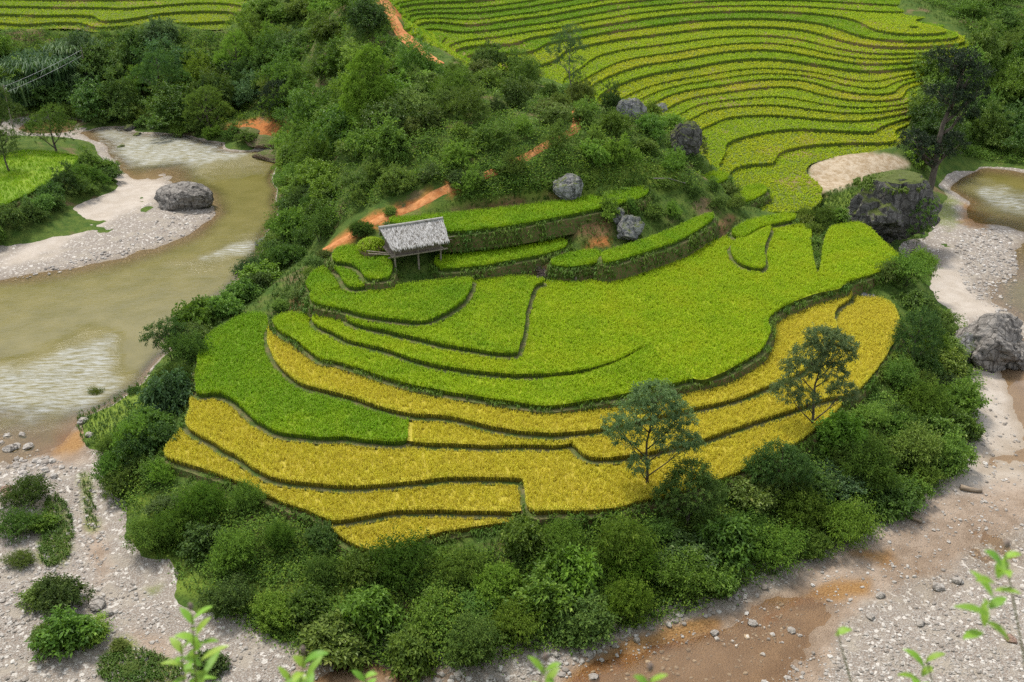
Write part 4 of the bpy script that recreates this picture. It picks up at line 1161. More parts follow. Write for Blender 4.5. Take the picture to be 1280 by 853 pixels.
# ---------------------------------------------------------------- trees with a trunk of their own
def tree(name, uv, h, clumps, tone, label, cat='tree', lean=(0, 0), trunk_r=.09, leaf=.16, slim=.4, nsp=700, spray=.4, bark=M_bark, group=None, per=9, droop=.35, under=.25, up=.3, wide=1):
    """clumps: (x, y, z, r, squash) in metres from the foot"""
    p = place([uv])[0]
    root = empty(name, tuple(p))
    tag(root, label, cat, group)
    if wide != 1: clumps = [(c[0] * wide, c[1] * wide, c[2] * 1.12, c[3] * (wide * .5 + .5), c[4]) for c in clumps]; h = h * 1.12
    m = MB()
    n = 7
    pts = [(lean[0] * (i / n) ** 1.3 * h + .05 * h * .3 * math.sin(i * 1.3), lean[1] * (i / n) * h + .04 * math.sin(i * 2.1), -.4 + (h * .93 + .4) * i / n) for i in range(n + 1)]
    m.tube(pts, [trunk_r * (1 - .8 * i / n) * (1.35 if i == 0 else 1) for i in range(n + 1)], 8)
    m.build('trunk', bark, root, True)
    for c in clumps:
        zb = max(c[2] - (abs(c[0]) + abs(c[1])) * .75 - .3, h * .18)
        f = min(zb / (h * .93), .98) * n
        i = min(int(f), n - 1); g = f - i
        b = [pts[i][j] * (1 - g) + pts[i + 1][j] * g for j in range(3)]
        e = (c[0], c[1], c[2])
        mid = [(b[j] + e[j]) / 2 for j in range(3)]; mid[2] -= .08 * h * .3
        lm = MB()
        lm.tube([b, mid, e], [trunk_r * .42, trunk_r * .3, trunk_r * .12], 6)
        for q in range(3):
            a = rng.uniform(0, 6.28)
            lm.tube([mid, (e[0] + math.cos(a) * c[3] * .7, e[1] + math.sin(a) * c[3] * .7, e[2] + c[3] * .2)], [trunk_r * .2, trunk_r * .06], 5)
        lm.build('limb', bark, root, True)
    V, T, r = sprays(clumps, nsp, leaf, slim, per, spray, up, droop, under)
    link('crown', mesh('crown', V, T, LM[tone], {'rnd': r}), root)
    return root

tree('slender_tree', (806, 618), 6.1, [(-.9, .2, 3.3, .75, .5), (.9, -.3, 3.5, .8, .5), (.3, .3, 4.5, .95, .55), (-.6, -.2, 4.8, .85, .55), (1.2, .2, 4.4, .65, .5), (.1, .2, 5.6, .9, .5), (-1.3, .1, 4.0, .6, .5), (1.6, -.1, 3.2, .5, .5), (-.4, -.5, 2.2, .45, .6), (.6, .1, 5.3, .7, .5)],
     'grey', 'slender young tree with an airy rounded crown at the lower edge of the yellow paddies', trunk_r=.10, wide=1.38, nsp=1250, leaf=.165, slim=.4, per=8, spray=.3)
tree('slender_tree', (1011, 545), 6.4, [(-.9, .1, 4.1, .8, .5), (-1.3, .2, 2.7, .75, .5), (-.5, -.3, 2.6, .6, .5), (.2, .2, 5.7, .95, .5), (-.6, 0, 5.0, .8, .55), (.9, .3, 4.9, .8, .5), (.5, -.2, 4.1, .75, .5), (1.35, .1, 2.7, .75, .45), (-.2, 0, 6.2, .55, .6), (1.0, .1, 5.6, .6, .5)],
     'grey', 'slender straight tree with tiered dark clumps and a bare lower trunk by the yellow paddies', trunk_r=.11, wide=1.28, nsp=1450, leaf=.165, slim=.4, per=8, spray=.3)
tree('rock_tree', (1158, 246), 13.2, [(-1.0, 0, 12.9, 1.5, .55), (.6, .3, 12.2, 1.6, .6), (2.6, .5, 11.3, 1.9, .6), (-.6, -.2, 9.6, 1.6, .65), (1.2, 0, 9.2, 1.7, .6), (3.4, .6, 9.6, 1.5, .55), (2.6, .2, 7.9, 1.2, .6), (-1.9, .5, 4.6, 1.9, .7), (.4, .8, 4.2, 1.7, .7), (2.0, .8, 4.9, 1.6, .7), (-2.9, .5, 5.6, 1.1, .6), (1.8, .3, 12.9, 1.0, .6)],
     'black', 'tall gnarled blackish tree leaning above the big dark rock by the river', lean=(.09, .05), trunk_r=.42, nsp=1500, wide=.86, leaf=.24, slim=.45, spray=.5)
tree('feathery_tree', (714, 132), 7.5, [(-1.0, .3, 6.0, 1.0, .6), (.4, 0, 5.6, .8, .6), (-.2, .2, 7.0, .9, .6), (-.9, 0, 4.2, .7, .6), (.5, .2, 4.2, .6, .7), (.2, 0, 3.0, .5, .8), (-1.9, .1, 5.2, .6, .5)],
     'blue', 'thin feathery tree standing before the terraces on the crest of the knoll', lean=(-.06, 0), trunk_r=.08, nsp=330, leaf=.2, slim=.3, bark=M_barkl)
tree('bamboo_clump', (464, 172), 8.2, [(0, 0, 2.2, 1.7, .9), (-.9, 0, 4.4, 1.1, 1.1), (.8, .3, 4.0, 1.2, .9), (-.5, 0, 6.0, .9, 1.3), (.9, .2, 6.4, .8, 1.4), (.3, .2, 7.3, .6, 1.5), (-1.2, .3, 2.9, 1.1, .9), (1.4, .2, 2.4, 1.1, .9)],
     'bright', 'tall plume of light green bamboo on the hillside left of the knoll', 'bamboo', trunk_r=.12, nsp=1200, leaf=.30, slim=.2, spray=.6, droop=.7, up=.5)
tree('bank_tree', (262, 166), 6.0, [(0, 0, 3.0, 2.4, .75), (-1.4, 0, 2.2, 1.6, .8), (1.6, .2, 2.4, 1.6, .8), (.2, .2, 4.6, 1.7, .7), (-.9, .4, 4.0, 1.5, .7)], 'mid', 'round leafy tree overhanging the far river bank above the rapids', nsp=900, leaf=.22, trunk_r=.2)
tree('bank_tree', (205, 140), 8.0, [(0, 0, 4.4, 2.8, .8), (-1.8, .2, 4.6, 1.9, .8), (1.9, .2, 4.4, 2.0, .8), (.3, .2, 6.5, 1.9, .8)], 'dark', 'dark rounded tree in the forest behind the river rapids', nsp=900, leaf=.22, trunk_r=.22)
tree('bank_tree', (345, 152), 5.2, [(0, 0, 2.6, 1.7, 1.0), (.4, 0, 4.0, 1.3, .9), (-.6, .1, 1.6, 1.4, .8)], 'black', 'very dark small tree above the red scar on the river bank', nsp=700, leaf=.17, trunk_r=.15)
tree('bank_tree', (70, 192), 5.0, [(-.4, 0, 3.2, 2.0, .7), (1.3, .2, 2.8, 1.6, .7), (-1.8, 0, 2.5, 1.4, .7), (.4, .3, 4.6, 1.2, .7)], 'mid', 'bushy tree between the small field and the river across the water', nsp=800, leaf=.18, trunk_r=.16)
tree('bank_tree', (12, 222), 5.4, [(-.2, 0, 3.8, 1.6, .7), (.7, 0, 4.4, 1.2, .7), (-1.4, .3, 4.4, 1.4, .7), (.2, .3, 3.0, 1.0, .7)], 'dark', 'small tree standing in the vivid field across the river', nsp=600, leaf=.17, trunk_r=.13)
tree('bank_tree', (-6, 186), 7.0, [(0, 0, 4.4, 2.4, .75), (2.2, .2, 4.0, 1.8, .8), (-2, .2, 5.0, 2, .8), (1.0, .3, 6.0, 1.5, .7)], 'dark', 'dark spreading tree at the edge of the grove across the river', nsp=900, leaf=.2, trunk_r=.2)
tree('bank_tree', (300, 108), 7.5, [(0, 0, 4.4, 2.0, 1.2), (-1.2, .2, 3.4, 1.9, .9), (1.4, .2, 3.4, 1.8, .9), (.2, 0, 6.2, 1.3, 1.0)], 'bright', 'light green tree on the forest slope between dark crowns and the hill', nsp=900, leaf=.2, trunk_r=.18)
tree('bare_branched_shrub', (214, 452), 3.4, [(-.7, 0, 2.4, .6, .6), (.3, 0, 2.9, .6, .6), (-1.2, .1, 1.8, .5, .5), (.6, .1, 1.9, .7, .6), (-.1, .1, 1.4, .7, .7), (.9, 0, 2.6, .45, .6)], 'dark', 'open branched dark shrub sticking out over the muddy river', 'shrub', trunk_r=.06, nsp=330, leaf=.17, slim=.42)
tree('round_tree', (1138, 462), 4.4, [(0, 0, 2.6, 1.3, 1.0), (.3, .2, 3.6, .9, .8), (-.6, 0, 1.9, 1.0, .9), (.8, .1, 1.8, .9, .9)], 'dark', 'dense dark round tree beside the tip of the yellow paddies', nsp=850, leaf=.14, trunk_r=.12)
tree('round_tree', (858, 655), 4.0, [(0, 0, 2.1, 1.2, .9), (-.9, .1, 1.5, .9, .9), (.9, .1, 1.7, 1.0, .9), (.1, .3, 3.0, .8, .8)], 'dark', 'dark shady tree right under the young slender tree', nsp=850, leaf=.15, trunk_r=.12)
tree('round_tree', (970, 620), 3.6, [(0, 0, 2.2, 1.2, .9), (-.9, .1, 1.6, .9, .9), (.9, .1, 1.5, .9, .9)], 'dark', 'dark tree in the front thicket between the two slender trees', nsp=750, leaf=.15, trunk_r=.12)

# clump of tall drooping reeds in the forest
def reeds(uv, h, n, rad, label):
    p = place([uv])[0]
    a = rng.uniform(0, 6.28, n); s = rng.uniform(0, 1, n) ** .6 * rad
    C = np.stack([np.cos(a) * s, np.sin(a) * s, np.zeros(n)], 1)
    b = rng.uniform(0, 6.28, n); L = h * rng.uniform(.7, 1.15, n); out = rng.uniform(.35, .8, n)
    d = np.stack([np.cos(b), np.sin(b)], 1) * (L * out)[:, None]
    sd = np.stack([-np.sin(b), np.cos(b), np.zeros(n)], 1) * .085
    pts = []
    for f, g in ((0, 0), (.35, .55), (.7, .86), (1.0, .70)):
        pts.append(C + np.concatenate([d * f, (L * g)[:, None]], 1))
    V = np.stack([pts[0] - sd, pts[0] + sd, pts[1] - sd, pts[1] + sd, pts[2] - sd * .8, pts[2] + sd * .8, pts[3]], 1)
    k = np.arange(n)[:, None] * 7
    T = np.concatenate([k + q for q in ([0, 1, 3], [0, 3, 2], [2, 3, 5], [2, 5, 4], [4, 5, 6])])
    o = link('reed_clump', mesh('reed_clump', V.reshape(-1, 3), T, LM['blue'], {'rnd': np.repeat(rng.random(n) * .95, 7)}))
    o.location = tuple(p)
    tag(o, label, 'reed clump', 'drooping reeds in the far forest')
reeds((60, 108), 4.6, 2600, 4.0, 'broad clump of drooping bluish reeds in the far forest, upper one')
reeds((28, 128), 3.8, 1700, 3.0, 'drooping bluish reeds in the far forest, lower clump beside the cables')
reeds((95, 84), 3.8, 1500, 2.6, 'smaller drooping reed clump highest up in the far forest')

# ---------------------------------------------------------------- ground cover no one could count
def cover(name, N, mask_polys, mk, seed, label, cat, excl=()):
    q = np.random.default_rng(seed)
    pts = []
    for poly, w in mask_polys:
        poly = catmull(poly, 3)
        lo, hi = poly.min(0), poly.max(0)
        c = q.uniform(lo, hi, (int(w), 2))
        c = c[sdf(c, poly) > 0]
        for e in excl: c = c[sdf(c, e) < 0]
        pts.append(c)
    P = place(np.concatenate(pts))
    V, T, at, mat = mk(P)
    o = link(name, mesh(name, V, T, mat, at))
    return tag(o, label, cat, kind='stuff')

SPUR = [(140, 545), (200, 470), (235, 420), (300, 350), (345, 240), (440, 250), (520, 240), (640, 230), (800, 225), (930, 240), (1050, 255), (1150, 300), (1165, 380), (1215, 430), (1222, 500), (1196, 592), (1100, 660), (1000, 705), (850, 770), (700, 808), (550, 838), (400, 820), (300, 778), (220, 724), (158, 650), (128, 562)]
HILLS = [(350, 215), (345, 150), (300, 160), (230, 162), (110, 150), (0, 150), (-40, 40), (160, 30), (310, 40), (320, -20), (480, -20), (520, 60), (560, 85), (640, 90), (760, 130), (830, 145), (880, 200), (925, 240), (800, 235), (650, 245), (520, 262), (440, 290), (400, 300)]
RIGHTH = [(1150, 190), (1150, 110), (1215, 75), (1205, 30), (1150, -10), (1320, -30), (1320, 190), (1200, 196)]
GRASSY = [(1000, 262), (1050, 235), (1090, 225), (1140, 212), (1150, 235), (1100, 270), (1040, 285)]
def grass_mk(P):
    tv = tufts(P, np.clip(.12 + .3 * vnoise(P[:, 0] * .4, P[:, 1] * .4, 1), 0, 1), .30, 4, .045, .8, .5)
    return tv[0], tv[1], {'ripe': tv[2] * .6, 'rnd': tv[3] * .6}, M_grass
cover('grass', 0, [(SPUR, 26000), (HILLS, 16000), (RIGHTH, 7000), (GRASSY, 2500), ([(1105, -10), (1165, 22), (1212, 45), (1218, 66), (1180, 90), (1230, 80), (1215, -10)], 2500), ([(380, 340), (400, 330), (412, 300), (350, 350), (340, 388), (394, 396)], 900), ([(100, 512), (172, 480), (205, 495), (160, 555), (110, 560)], 900), ([(100, 598), (113, 600), (121, 658), (110, 664)], 90), ([(60, 620), (88, 640), (90, 690), (72, 706), (50, 700)], 600), ([(130, 820), (180, 815), (230, 838), (200, 853), (130, 853)], 500)],
      grass_mk, 5, 'short rough grass covering the banks and hill slopes', 'grass', PADDYPX[:-1] + [np.array(e, float) for e in PATHX])
def under_mk(P):
    n = len(P); per = 14
    a = rng.uniform(0, 6.28, (n, per)); el = rng.uniform(.0, 1.0, (n, per))
    D = np.stack([np.cos(a), np.sin(a), el], 2).reshape(-1, 3)
    C = (P[:, None] + np.stack([rng.normal(0, .33, (n, per)), rng.normal(0, .33, (n, per)), rng.uniform(.05, 1.0, (n, per)) * (.25 + 1.1 * smooth(-.3, .6, fbm(P[:, 0] * .6, P[:, 1] * .6, 41)))[:, None]], 2)).reshape(-1, 3)
    L = np.repeat(.10 + .0012 * np.maximum(P[:, 1], 40), per) * rng.uniform(.7, 1.3, n * per)
    V, T = leaves_at(C, D, L, L * .5)
    return V, T, {'rnd': np.repeat(np.clip(np.repeat(rng.random(n), per) * .7 + rng.random(n * per) * .3, 0, 1), 4)}, LM['mid']
LOWER = [(128, 562), (200, 600), (300, 630), (400, 680), (470, 705), (600, 690), (800, 655), (950, 620), (1060, 540), (1110, 480), (1140, 400), (1165, 380), (1218, 430), (1222, 500), (1196, 592), (1100, 660), (1000, 705), (850, 770), (700, 808), (550, 836), (400, 820), (300, 778), (220, 724), (158, 650)]
cover('undergrowth', 0, [(LOWER, 13000), (HILLS, 12000), (RIGHTH, 5000), ([(135, 560), (205, 560), (240, 430), (300, 385), (400, 300), (420, 240), (350, 235), (320, 325), (230, 430)], 2500)], under_mk, 6,
      'low leafy undergrowth between the shrubs of the banks and hills', 'undergrowth', PADDYPX[:-1] + [np.array(e, float) for e in PATHX] + [np.array(BENCH, float)])

def scrub_mk(P):
    V, T, at, _ = under_mk(P)
    return V, T, at, LM['bright']
cover('light_scrub', 0, [(LOWER, 5500), (HILLS, 5000)], scrub_mk, 9, 'light green leafy scrub and saplings mixed among the shrubs', 'scrub', PADDYPX[:-1] + [np.array(e, float) for e in PATHX] + [np.array(BENCH, float)])

# ---------------------------------------------------------------- paths
def ribbon(name, px, width, mat, lift=.06):
    P = place(catmull(px, 8, False))
    t = np.gradient(P[:, :2], axis=0); t /= np.linalg.norm(t, axis=1)[:, None]
    nrm = np.stack([-t[:, 1], t[:, 0]], 1)
    w = width * (1 + .35 * fbm(P[:, 0] * .5, P[:, 1] * .5, 3))
    rows = []
    for f in (-.5, -.25, 0, .25, .5):
        q = P[:, :2] + nrm * (w * f)[:, None]
        z = ground_z(q[:, 0], q[:, 1]) + lift + (.03 if abs(f) < .4 else -.05)
        rows.append(np.concatenate([q, z[:, None]], 1))
    n = len(P); V = np.concatenate(rows)
    F = [(r * n + i, r * n + i + 1, (r + 1) * n + i + 1, (r + 1) * n + i) for r in range(4) for i in range(n - 1)]
    return tag(link(name, mesh(name, V, F, mat, smooth_shade=True)), kind='structure')
M_path = simple_mat('red_earth', (.32, .115, .032), (.46, .21, .08), 2.4, .95, .8, .12, None, False)
ribbon('dirt_path', [(402, 314), (420, 304), (440, 295), (458, 284), (475, 274), (495, 267), (512, 261), (530, 252), (545, 243), (565, 234), (600, 222), (640, 206), (662, 194), (685, 180), (702, 172), (718, 162), (721, 150), (720, 136)], .8, M_path)
ribbon('dirt_path', [(474, -16), (480, 0), (488, 18), (500, 38), (514, 54), (530, 68), (548, 82)], 1.5, M_path, .12)

# ---------------------------------------------------------------- rocks
def rock_mat(name, c0, c1, c2, moss=0.0):
    m, nt, p = new_mat(name); t = NT(nt)
    v = t.pos(True)
    n1 = t.noise(v, 1.3, 8, .65); n2 = t.noise(v, 4.5, 6, .7); st = t.noise(v, 1.6, 5, .6, (1, 1, .18))
    col = t.mix(t.ramp(n1, .32, .66), c0, c1)
    col = t.mix(t.ramp(n2, .54, .7), col, c2)
    col = t.mix(t.ramp(st, .53, .68), col, tuple(k * .45 for k in c0))
    cr = t.voro(v, 1.1, 'DISTANCE_TO_EDGE')
    col = t.mix(t.ramp(cr.outputs[0], .0, .05), tuple(k * .35 for k in c0), col)
    if moss:
        g = t.node('ShaderNodeNewGeometry'); sx = t.node('ShaderNodeSeparateXYZ'); t.put(sx.inputs[0], g.outputs['Normal'])
        col = t.mix(t.math('MULTIPLY', t.ramp(sx.outputs[2], .35, .8), t.ramp(n1, .45 - .25 * moss, .62 - .2 * moss)), col, t.mix(n2, (.05, .08, .018), (.12, .13, .035)))
    t.put(p.inputs['Base Color'], col); p.inputs['Roughness'].default_value = .92; p.inputs['Specular IOR Level'].default_value = .2
    t.put(p.inputs['Normal'], t.bump(t.math('ADD', n2, t.math('MULTIPLY', st, .6)), .9, .22))
    return m
M_rockd = rock_mat('dark_limestone', (.065, .06, .055), (.14, .132, .122), (.30, .29, .27), .9)
M_rockm = rock_mat('weathered_boulder', (.13, .118, .105), (.25, .23, .205), (.36, .34, .31), 0)
M_rockg = rock_mat('grey_limestone', (.15, .148, .145), (.30, .295, .285), (.45, .44, .43), .2)
M_rockp = rock_mat('river_stone', (.28, .25, .22), (.40, .37, .33), (.5, .48, .45))
M_rockb = rock_mat('brown_ledge', (.17, .115, .075), (.27, .20, .14), (.32, .27, .2), .5)

M_rockr = rock_mat('reddish_stone', (.25, .16, .12), (.34, .24, .19), (.38, .3, .25))
def ico(sub):
    t = (1 + 5 ** .5) / 2
    V = [(-1, t, 0), (1, t, 0), (-1, -t, 0), (1, -t, 0), (0, -1, t), (0, 1, t), (0, -1, -t), (0, 1, -t), (t, 0, -1), (t, 0, 1), (-t, 0, -1), (-t, 0, 1)]
    F = [(0, 11, 5), (0, 5, 1), (0, 1, 7), (0, 7, 10), (0, 10, 11), (1, 5, 9), (5, 11, 4), (11, 10, 2), (10, 7, 6), (7, 1, 8), (3, 9, 4), (3, 4, 2), (3, 2, 6), (3, 6, 8), (3, 8, 9), (4, 9, 5), (2, 4, 11), (6, 2, 10), (8, 6, 7), (9, 8, 1)]
    V = [np.array(v) / np.linalg.norm(v) for v in V]
    for _ in range(sub):
        C, G = {}, []
        def mid(a, b):
            k = (min(a, b), max(a, b))
            if k not in C:
                m = V[a] + V[b]; V.append(m / np.linalg.norm(m)); C[k] = len(V) - 1
            return C[k]
        for a, b, c in F:
            x, y, z = mid(a, b), mid(b, c), mid(c, a)
            G += [(a, x, z), (b, y, x), (c, z, y), (x, y, z)]
        F = G
    return np.array(V), np.array(F)
ICO = {k: ico(k) for k in (1, 2, 4, 5)}

def vn3(P, s):
    return (fbm(P[:, 0] + P[:, 2] * .7, P[:, 1] - P[:, 2] * .6, s, 4) + fbm(P[:, 1] + 3.1, P[:, 2] * 1.3 + P[:, 0] * .5, s + 5, 4)) * .5

def rock_mesh(name, size, seed, mat, rough=.3, cuts=9, sub=5, ridge=0.0, flat=None):
    V, F = ICO[sub]
    q = np.random.default_rng(seed)
    V = V.copy()
    for i in range(cuts):                              # cleave faces
        n = q.normal(0, 1, 3); n /= np.linalg.norm(n); d = q.uniform(.62, .92)
        s = V @ n
        V = np.where((s > d)[:, None], V - n * ((s - d) * .9)[:, None], V)
    V = V * (1 + rough * vn3(V * 1.6, seed) + rough * .45 * vn3(V * 5, seed + 3))[:, None]
    if ridge:
        V = V * (1 - ridge * np.abs(vn3(V * np.array([3.2, 3.2, .9]), seed + 9)))[:, None]
    V = V * np.array(size)
    if flat is not None: V[:, 2] = np.where(V[:, 2] > flat, flat + (V[:, 2] - flat) * .25, V[:, 2])
    return mesh(name, V, F, mat, smooth_shade=True)

def boulder(uv, size, seed, mat, label, sink=.35, rz=0.0, name='boulder', group=None, **k):
    p = place([uv])[0]
    o = link(name, rock_mesh(name, size, seed, mat, **k))
    o.location = (p[0], p[1], p[2] + size[2] * (1 - sink) - size[2] * .25)
    o.rotation_euler = (0, 0, rz)
    return tag(o, label, 'rock', group)

boulder((227, 257), (3.3, 2.3, 1.75), 4, M_rockm, 'large rounded dark boulder lying alone on the sand bar in the river', .3, .1, ridge=.25, rough=.2)
# the great block by the river with grass on its flat top
p = place([(1104, 300)])[0]
root = empty('rock_block', tuple(p))
tag(root, 'huge dark limestone block with a grassy flat top beside the right-hand stream', 'rock')
o = link('stone', rock_mesh('stone', (4.5, 3.8, 4.3), 21, M_rockd, .30, 12, 5, .5, 3.2), root); o.location = (0.3, 1.2, 2.5)
a = rng.uniform(0, 6.28, 620); r_ = np.sqrt(rng.random(620)) * 3.2
GP = np.stack([np.cos(a) * r_ + .1, np.sin(a) * r_ * .8 + 1.2, 5.55 - (r_ / 3.2) ** 2 * .7], 1)
GP = GP[(GP[:, 1] < 3.5) & (vnoise(GP[:, 0] * .7, GP[:, 1] * .7, 3) > -.2)]
tv = tufts(GP, np.full(len(GP), .35), .5, 5, .06, .7, .5)
link('grass_tuft', mesh('grass_tuft', tv[0], tv[1], M_grass, {'ripe': tv[2], 'rnd': tv[3]}), root)
L = [(2.9, -1.2, 2.6, .9, 1.3), (3.2, -.8, 3.6, .8, 1), (2.4, -1.7, 1.5, .7, .9), (-1.5, -1.6, .4, .6, .8)]
V, T, r = sprays(L, 160, .2, .5, 8, .35, 0, .5, .5)
link('creeper', mesh('creeper', V, T, LM['mid'], {'rnd': r}), root)
boulder((1231, 446), (3.5, 2.3, 2.3), 33, M_rockm, 'broad cracked grey brown boulder with a pale split face on the right-hand sand', .3, .5, ridge=.3, rough=.34, cuts=14)
boulder((1206, 446), (1.7, 1.1, 1.5), 35, M_rockg, 'pale whitish slab leaning on the broad cracked boulder', .3, -.4, rough=.25, cuts=12)
boulder((1274, 456), (1.8, 1.4, 1.2), 36, M_rockm, 'lower brownish rock at the water side of the broad cracked boulder', .3, .9, rough=.3, cuts=12)
boulder((711, 246), (1.55, 1.2, 1.3), 41, M_rockg, 'angular light grey boulder on the grass above the highest rice strip', .25, .3, rough=.35, cuts=14, ridge=.25)
boulder((716, 251), (.7, .6, .5), 42, M_rockg, 'small grey stone at the foot of the angular light grey boulder', .3, 1.1, rough=.3)
boulder((785, 297), (1.4, 1.1, 1.25), 43, M_rockg, 'pitted grey boulder between the highest rice strip and the rising strip', .25, .7, rough=.4, cuts=14, ridge=.35)
boulder((772, 276), (.6, .5, .8), 44, M_rockg, 'small upright grey stone just behind the pitted boulder', .3, .2, rough=.35)
boulder((853, 192), (2.0, 1.6, 2.2), 45, M_rockd, 'dark crag at the end of the knoll facing the terraces', .25, .5, rough=.35, cuts=12, ridge=.4)
boulder((788, 150), (1.5, 1.0, 1.3), 46, M_rockg, 'pale grey outcrop showing through the knoll shrubs', .2, .2, rough=.3)
boulder((822, 143), (1.6, 1.0, .9), 47, M_rockg, 'low grey outcrop on the knoll crest against the terraces', .25, .9, rough=.3)
for i, (u, v, sx, sy, szz, lab) in enumerate(((345, 200, 3.6, 1.8, .9, 'long brown rock ledge pointing into the calm river below the hill'), (330, 180, 3.2, 1.6, .7, 'layered brown ledge under the red bank scar'), (308, 168, 1.8, 1.2, .6, 'small brown rock at the red bank scar, nearest the rapids'))):
    boulder((u, v), (sx, sy, szz), 60 + i, M_rockb, lab, .35, -.3, rough=.3, cuts=12)
for i, (u, v, s, lab) in enumerate(((163, 162, .95, 'dark wet rock in the rapids, largest of the upstream pair'), (172, 170, .7, 'smaller dark wet rock in the rapids next to the upstream pair'), (152, 187, .8, 'dark flat rock at the head of the rapids by the grove'), (145, 215, .8, 'rock at the tip of the sand bar by the hedge'), (204, 196, .5, 'little dark rock alone in mid rapids'), (332, 306, 1.1, 'grey rock jutting from the thicket into the calm river'), (262, 345, .8, 'half-drowned rock breaking the calm river surface'), (190, 160, .45, 'small rock breaking the white water near the far bank'))):
    boulder((u, v), (s, s * .7, s * .5), 70 + i, M_rockd if i < 5 else M_rockg, lab, .35, i * .8, rough=.3, cuts=8, sub=4, name='rock')
boulder((60, 800), (.0001, .0001, .0001), 1, M_rockp, 'x') if False else None
BIG = [(14, 620, .45, 'reddish stone at the far left gravel beside the dark shrubs'), (8, 612, .38, 'flat reddish stone behind the reddish stone at the far left gravel'), (122, 758, .6, 'big tan stone beside the gravel shrubs'), (132, 768, .4, 'tan stone just below the big tan stone'), (104, 528, .45, 'white stone on the shore by the brown pool'),
       (112, 545, .35, 'grey stone at the edge of the brown pool'), (14, 562, .5, 'flat pale stone in the shallows at the left edge'), (36, 560, .42, 'pale stone in the shallows nearest the brown pool'), (28, 545, .35, 'small pale stone in the riffle at the left edge'), (10, 545, .32, 'smallest stone in the riffle at the left edge'),
       (1172, 735, .42, 'white stone on the wet mud at the right'), (1196, 727, .34, 'white stone right of the largest white stone on the mud'), (1100, 745, .3, 'pale stone alone on the brown mud'), (1088, 772, .28, 'grey stone among gravel below the rust stain'), (940, 780, .3, 'pale stone at the rust coloured pool'), (893, 792, .26, 'pale stone inside the rust coloured pool'), (990, 790, .28, 'small stone at the right rim of the rust pool'), (742, 848, .3, 'white stone at the bottom edge by the rust pool'), (1150, 780, .3, 'whitish stone on the dark gravel at the lower right'), (1262, 800, .35, 'brown stone at the lower right corner'),
       (786, 341, .45, 'white stone at the foot of the brown bank'), (733, 344, .3, 'dark stone on the edge of the open middle paddy')]
for i, (u, v, s, lab) in enumerate(BIG):
    red = 'reddish' in lab or 'brown stone at' in lab
    boulder((u, v), (s, s * .75, s * .5), 90 + i, M_rockp if 'tan' in lab else M_rockr if red else (M_rockd if 'dark stone' in lab else M_rockp), lab, .35, i * 1.1, rough=.25, cuts=9, sub=4, name='stone', group='larger stones on the gravel and banks')
# rubble lining at the corner of the yellow paddies
p = place([(1076, 372)])[0]
m = MB()
for i in range(46):
    f = i / 45
    c = place([(1063 + 36 * f, 360 + 17 * f + rng.normal(0, 1.6))])[0]
    V, F = ICO[1]
    s = rng.uniform(.14, .3)
    m.add(V * np.array([s, s, s * .7]) * (1 + rng.normal(0, .1, (len(V), 1))) + c + np.array([0, 0, rng.uniform(-.2, .1)]), F)
tag(m.build('stone_edging', M_rockg), 'short rubble edging of grey stones where yellow and green paddies meet', 'stone edging')

# gravel: loose pebbles lying on the shingle
def pebbles(regions, label, seed):
    q = np.random.default_rng(seed)
    V0, F0 = ICO[1]
    Vs, Fs, Rs = [], [], []
    base = 0
    for poly, n, lo, hi in regions:
        poly = catmull(poly, 3)
        c = q.uniform(poly.min(0), poly.max(0), (n, 2)); c = c[sdf(c, poly) > 0]
        P = place(c)
        cl = fbm(P[:, 0] * .7, P[:, 1] * .7, 23)
        ok = (cl + q.normal(0, .35, len(P)) > -.1) & (P[:, 2] < .55)
        P = P[ok]
        s = lo * (hi / lo) ** (q.random(len(P)) ** 2.6)
        k = len(P)
        S = s[:, None] * np.stack([q.uniform(.7, 1.3, k), q.uniform(.7, 1.2, k), q.uniform(.4, .75, k)], 1)
        a = q.uniform(0, 6.28, k)
        W = V0[None] * (1 + q.normal(0, .13, (k, len(V0), 1))) * S[:, None]
        W = np.stack([W[..., 0] * np.cos(a)[:, None] - W[..., 1] * np.sin(a)[:, None], W[..., 0] * np.sin(a)[:, None] + W[..., 1] * np.cos(a)[:, None], W[..., 2]], 2)
        W = W + P[:, None] + np.array([0, 0, 1])[None, None] * (S[:, None, 2:] * .3)
        Vs.append(W.reshape(-1, 3)); Fs.append((F0[None] + (np.arange(k) * len(V0))[:, None, None] + base).reshape(-1, 3)); Rs.append(np.repeat(q.random(k), len(V0)))
        base += k * len(V0)
    m, nt, p = new_mat('pebble'); t = NT(nt)
    r = t.attr('rnd')
    col = t.mix(t.ramp(r, 0, .7), (.20, .175, .15), (.33, .305, .275)); col = t.mix(t.ramp(r, .9, .96), col, (.47, .445, .41))
    n = t.noise(t.pos(), 12, 3); col = t.mix(t.ramp(n, .5, .7, 0, .5), col, (.17, .13, .10))
    t.put(p.inputs['Base Color'], col); p.inputs['Roughness'].default_value = .85
    o = link('gravel', mesh('gravel', np.concatenate(Vs), np.concatenate(Fs), m, {'rnd': np.concatenate(Rs)}, False))
    tag(o, label, 'gravel', kind='stuff')
